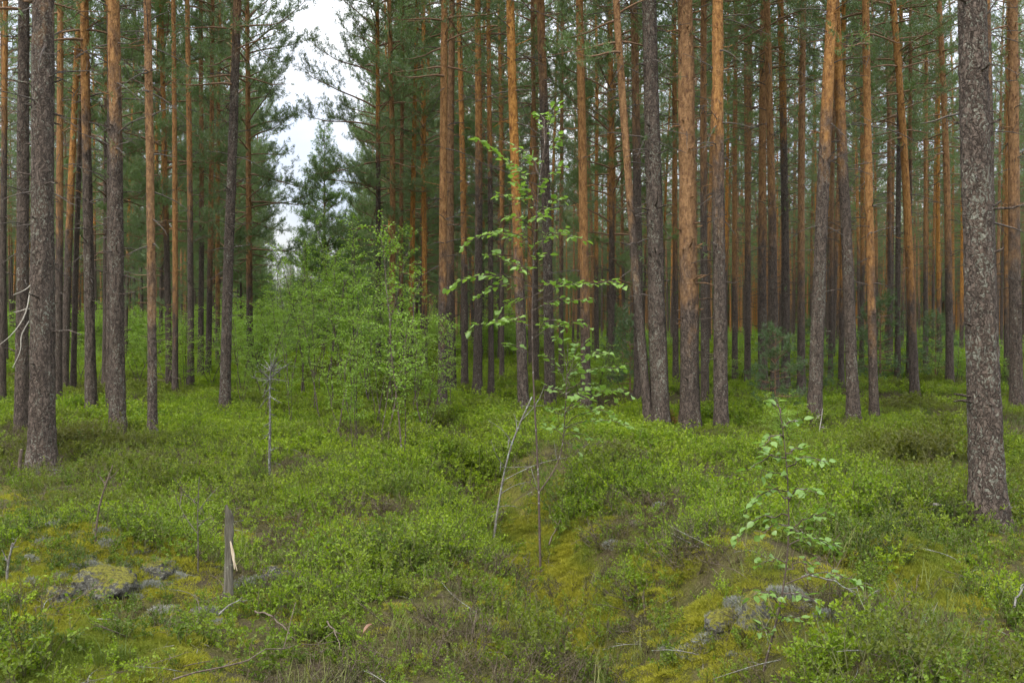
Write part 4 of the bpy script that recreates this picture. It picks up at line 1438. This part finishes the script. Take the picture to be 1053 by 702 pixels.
instancer('moss_around_rocks', mos + hea[:2] + bil_near[:2], qx, qy, -.005, rng.uniform(.35, .8, len(qx)), rng.uniform(0, 6.28, len(qx)), rng.choice(8, len(qx), p=[.16, .16, .16, .16, .12, .12, .06, .06]), .3, rng)
# middle distance
X, Y = wedge(rng, 9500, 11, 34)
dn = fbm(X / 2.6, Y / 2.6, 61, 3)
k = rng.random(len(X)) < np.clip((dn - .36) / .12, .12, 1)
X, Y, dn = X[k], Y[k], dn[k]
instancer('bilberry_ground_cover', bil_mid, X, Y, -.02, rng.uniform(.7, 1.15, len(X)) * (.50 + .55 * dn + .5 * np.clip((fbm(X / .9, Y / .9, 171, 3) - .40) * 4, 0, 1)), rng.uniform(0, 6.28, len(X)), rng.integers(0, 4, len(X)), .10, rng)
# far
X, Y = wedge(rng, 9000, 32, 110)
instancer('far_undergrowth', bil_far, X, Y, -.03, rng.uniform(.75, 1.35, len(X)), rng.uniform(0, 6.28, len(X)), rng.integers(0, 4, len(X)), .08, rng)
# leafy shrub layer far back among the trunks
shrubs = []
for k in (1, 2, 4, 5):
    rg = np.random.default_rng(700 + k)
    a_, b_ = birch_mb(rg, [(stem_line(rg, rg.uniform(1.6, 2.6), .25, base=rg.normal(size=2) * .3), .012) for _ in range(5)], 30, .085, .045, False, .34)
    m = MB()
    m.merge(a_, [0]); m.merge(b_, [1])
    shrubs.append(m.mesh('leafy_shrub', [STEM, BIRCH]))
X, Y = wedge(rng, 1500, 34, 105)
k = rng.random(len(X)) < np.clip((fbm(X / 9, Y / 9, 140, 3) - .42) / .1, .08, 1)
X, Y = X[k], Y[k]
instancer('distant_shrub_layer', shrubs, X, Y, -.05, rng.uniform(.4, 1.1, len(X)) * np.where(X < .02 * Y, 1.0, .48), rng.uniform(0, 6.28, len(X)), rng.integers(0, 4, len(X)), .05, rng)
# heather
X, Y = wedge(rng, 14000, 2.6, 24)
f = fbm(X / 1.3, Y / 1.3, 91, 4)
pr = np.clip((f - .44) / .12, .10, 1)
for px, py, s in ((700, 530, .6), (640, 545, .5), (300, 580, .6), (500, 650, .4), (330, 560, .5), (770, 500, .7)):
    pr = np.maximum(pr, 1.1 * blob(X, Y, px, py, s))
k = rng.random(len(X)) < pr * .8 * (1 - .8 * moss_field(X, Y))
X, Y = X[k], Y[k]
instancer('heather_undergrowth', hea, X, Y, -.01, rng.uniform(.6, 1.2, len(X)), rng.uniform(0, 6.28, len(X)), rng.integers(0, 4, len(X)), .2, rng)
# grass
X, Y = wedge(rng, 5200, 2.6, 20)
f = fbm(X / 1.7, Y / 1.7, 101, 4)
pr = np.clip((f - .46) / .12, .08, .9)
pr = np.maximum(pr, .9 * np.exp(-((X - corridor(Y)) / .5) ** 2))
k = rng.random(len(X)) < pr * np.where(Y < 12, .55, 1) * (1 - .7 * moss_field(X, Y))
X, Y = X[k], Y[k]
instancer('grass', gra, X, Y, -.01, rng.uniform(.5, 1.1, len(X)), rng.uniform(0, 6.28, len(X)), rng.integers(0, 4, len(X)), .12, rng)
# moss and lichen cushions
X, Y = wedge(rng, 26000, 2.6, 9.5)
k = rng.random(len(X)) < .06 + .94 * moss_field(X, Y)
X, Y = X[k], Y[k]
instancer('moss', mos, X, Y, -.012, rng.uniform(.5, 1.2, len(X)), rng.uniform(0, 6.28, len(X)), rng.integers(0, 4, len(X)), .2, rng)
LX, LY = [], []
for px, py, s, n in ((106, 605, .16, 60), (160, 585, .14, 40), (282, 598, .12, 35), (330, 610, .14, 40), (775, 632, .14, 45), (745, 642, .10, 30), (868, 628, .1, 20), (185, 638, .12, 30), (90, 560, .3, 50), (700, 545, .3, 20), (130, 575, .3, 50)):
    x, y = hit(px, py)
    n = n // 3
    LX.append(x + rng.normal(size=n) * s); LY.append(y + rng.normal(size=n) * s)
X, Y = np.concatenate(LX), np.concatenate(LY)
instancer('lichen', lic, X, Y, -.005, rng.uniform(.5, 1.2, len(X)), rng.uniform(0, 6.28, len(X)), rng.integers(0, 2, len(X)), .25, rng)
# litter
X, Y = wedge(rng, 1300, 2.6, 12)
instancer('twig_litter', twg, X, Y, .01, rng.uniform(.3, .8, len(X)), rng.uniform(0, 6.28, len(X)), rng.integers(0, 7, len(X)), .25, rng)

# ------------------------------------------------------------------ light, sky, camera
SUN_EL, SUN_AZ = 52, 215      # azimuth clockwise from +Y: behind and to the left of the camera
w = bpy.data.worlds.new('World')
scene.world = w
w.use_nodes = True
nt = w.node_tree
nt.nodes.clear()
out = nt.nodes.new('ShaderNodeOutputWorld')
bg = nt.nodes.new('ShaderNodeBackground')
bg.inputs['Strength'].default_value = .10
sky = nt.nodes.new('ShaderNodeTexSky')
sky.sky_type = 'NISHITA'
sky.sun_disc = False
sky.sun_elevation = R(SUN_EL)
sky.sun_rotation = R(SUN_AZ)
tc = nt.nodes.new('ShaderNodeTexCoord')
sep = nt.nodes.new('ShaderNodeSeparateXYZ')
nt.links.new(tc.outputs['Generated'], sep.inputs[0])
# overcast: grey white cloud deck, brighter towards the zenith
zz = math_n(nt, 'MAXIMUM', sep.outputs[2], 0.0)
lum = math_n(nt, 'ADD', 2.1, math_n(nt, 'MULTIPLY', zz, 18.0))
cn = noise_n(nt, scaled(nt, tc.outputs['Generated'], (3.2, 3.2, 7)), 1.0, 5, .55)
cl = mixrgb(nt, ramp(nt, cn, .36, .64), (.72, .78, .92), (1.0, 1.0, 1.0))
vm = nt.nodes.new('ShaderNodeVectorMath')
vm.operation = 'SCALE'
nt.links.new(cl, vm.inputs[0])
nt.links.new(lum, vm.inputs['Scale'])
mx = mixrgb(nt, .86, sky.outputs[0], vm.outputs[0])
nt.links.new(mx, bg.inputs['Color'])
nt.links.new(bg.outputs[0], out.inputs[0])

sl = bpy.data.lights.new('sun', 'SUN')
sl.energy = 1.5
sl.angle = R(22)
sl.color = (1.0, .93, .82)
so = bpy.data.objects.new('sun', sl)
COL.objects.link(so)
az, el = R(SUN_AZ), R(SUN_EL)
d = Vector((math.sin(az) * math.cos(el), math.cos(az) * math.cos(el), math.sin(el)))
so.rotation_euler = (-d).to_track_quat('-Z', 'Y').to_euler()

cam = bpy.data.cameras.new('camera')
cam.sensor_width = 36
cam.lens = 36 * FPX / 1053
cam.clip_end = 2000
cam.clip_start = .05
co = bpy.data.objects.new('camera', cam)
COL.objects.link(co)
co.location = (0, 0, EYE)
co.rotation_euler = (math.pi / 2 + PITCH, 0, 0)
scene.camera = co

vs = scene.view_settings
vs.view_transform = 'Standard'
vs.look = 'None'
vs.exposure = 1.35
vs.gamma = 1
vs.use_curve_mapping = False
cy = scene.cycles
cy.use_denoising = True
cy.max_bounces = 6
cy.diffuse_bounces = 3
cy.glossy_bounces = 2
cy.transmission_bounces = 4
cy.transparent_max_bounces = 4
cy.sample_clamp_indirect = 4
cy.use_adaptive_sampling = True
cy.adaptive_threshold = .02
cy.volume_bounces = 1
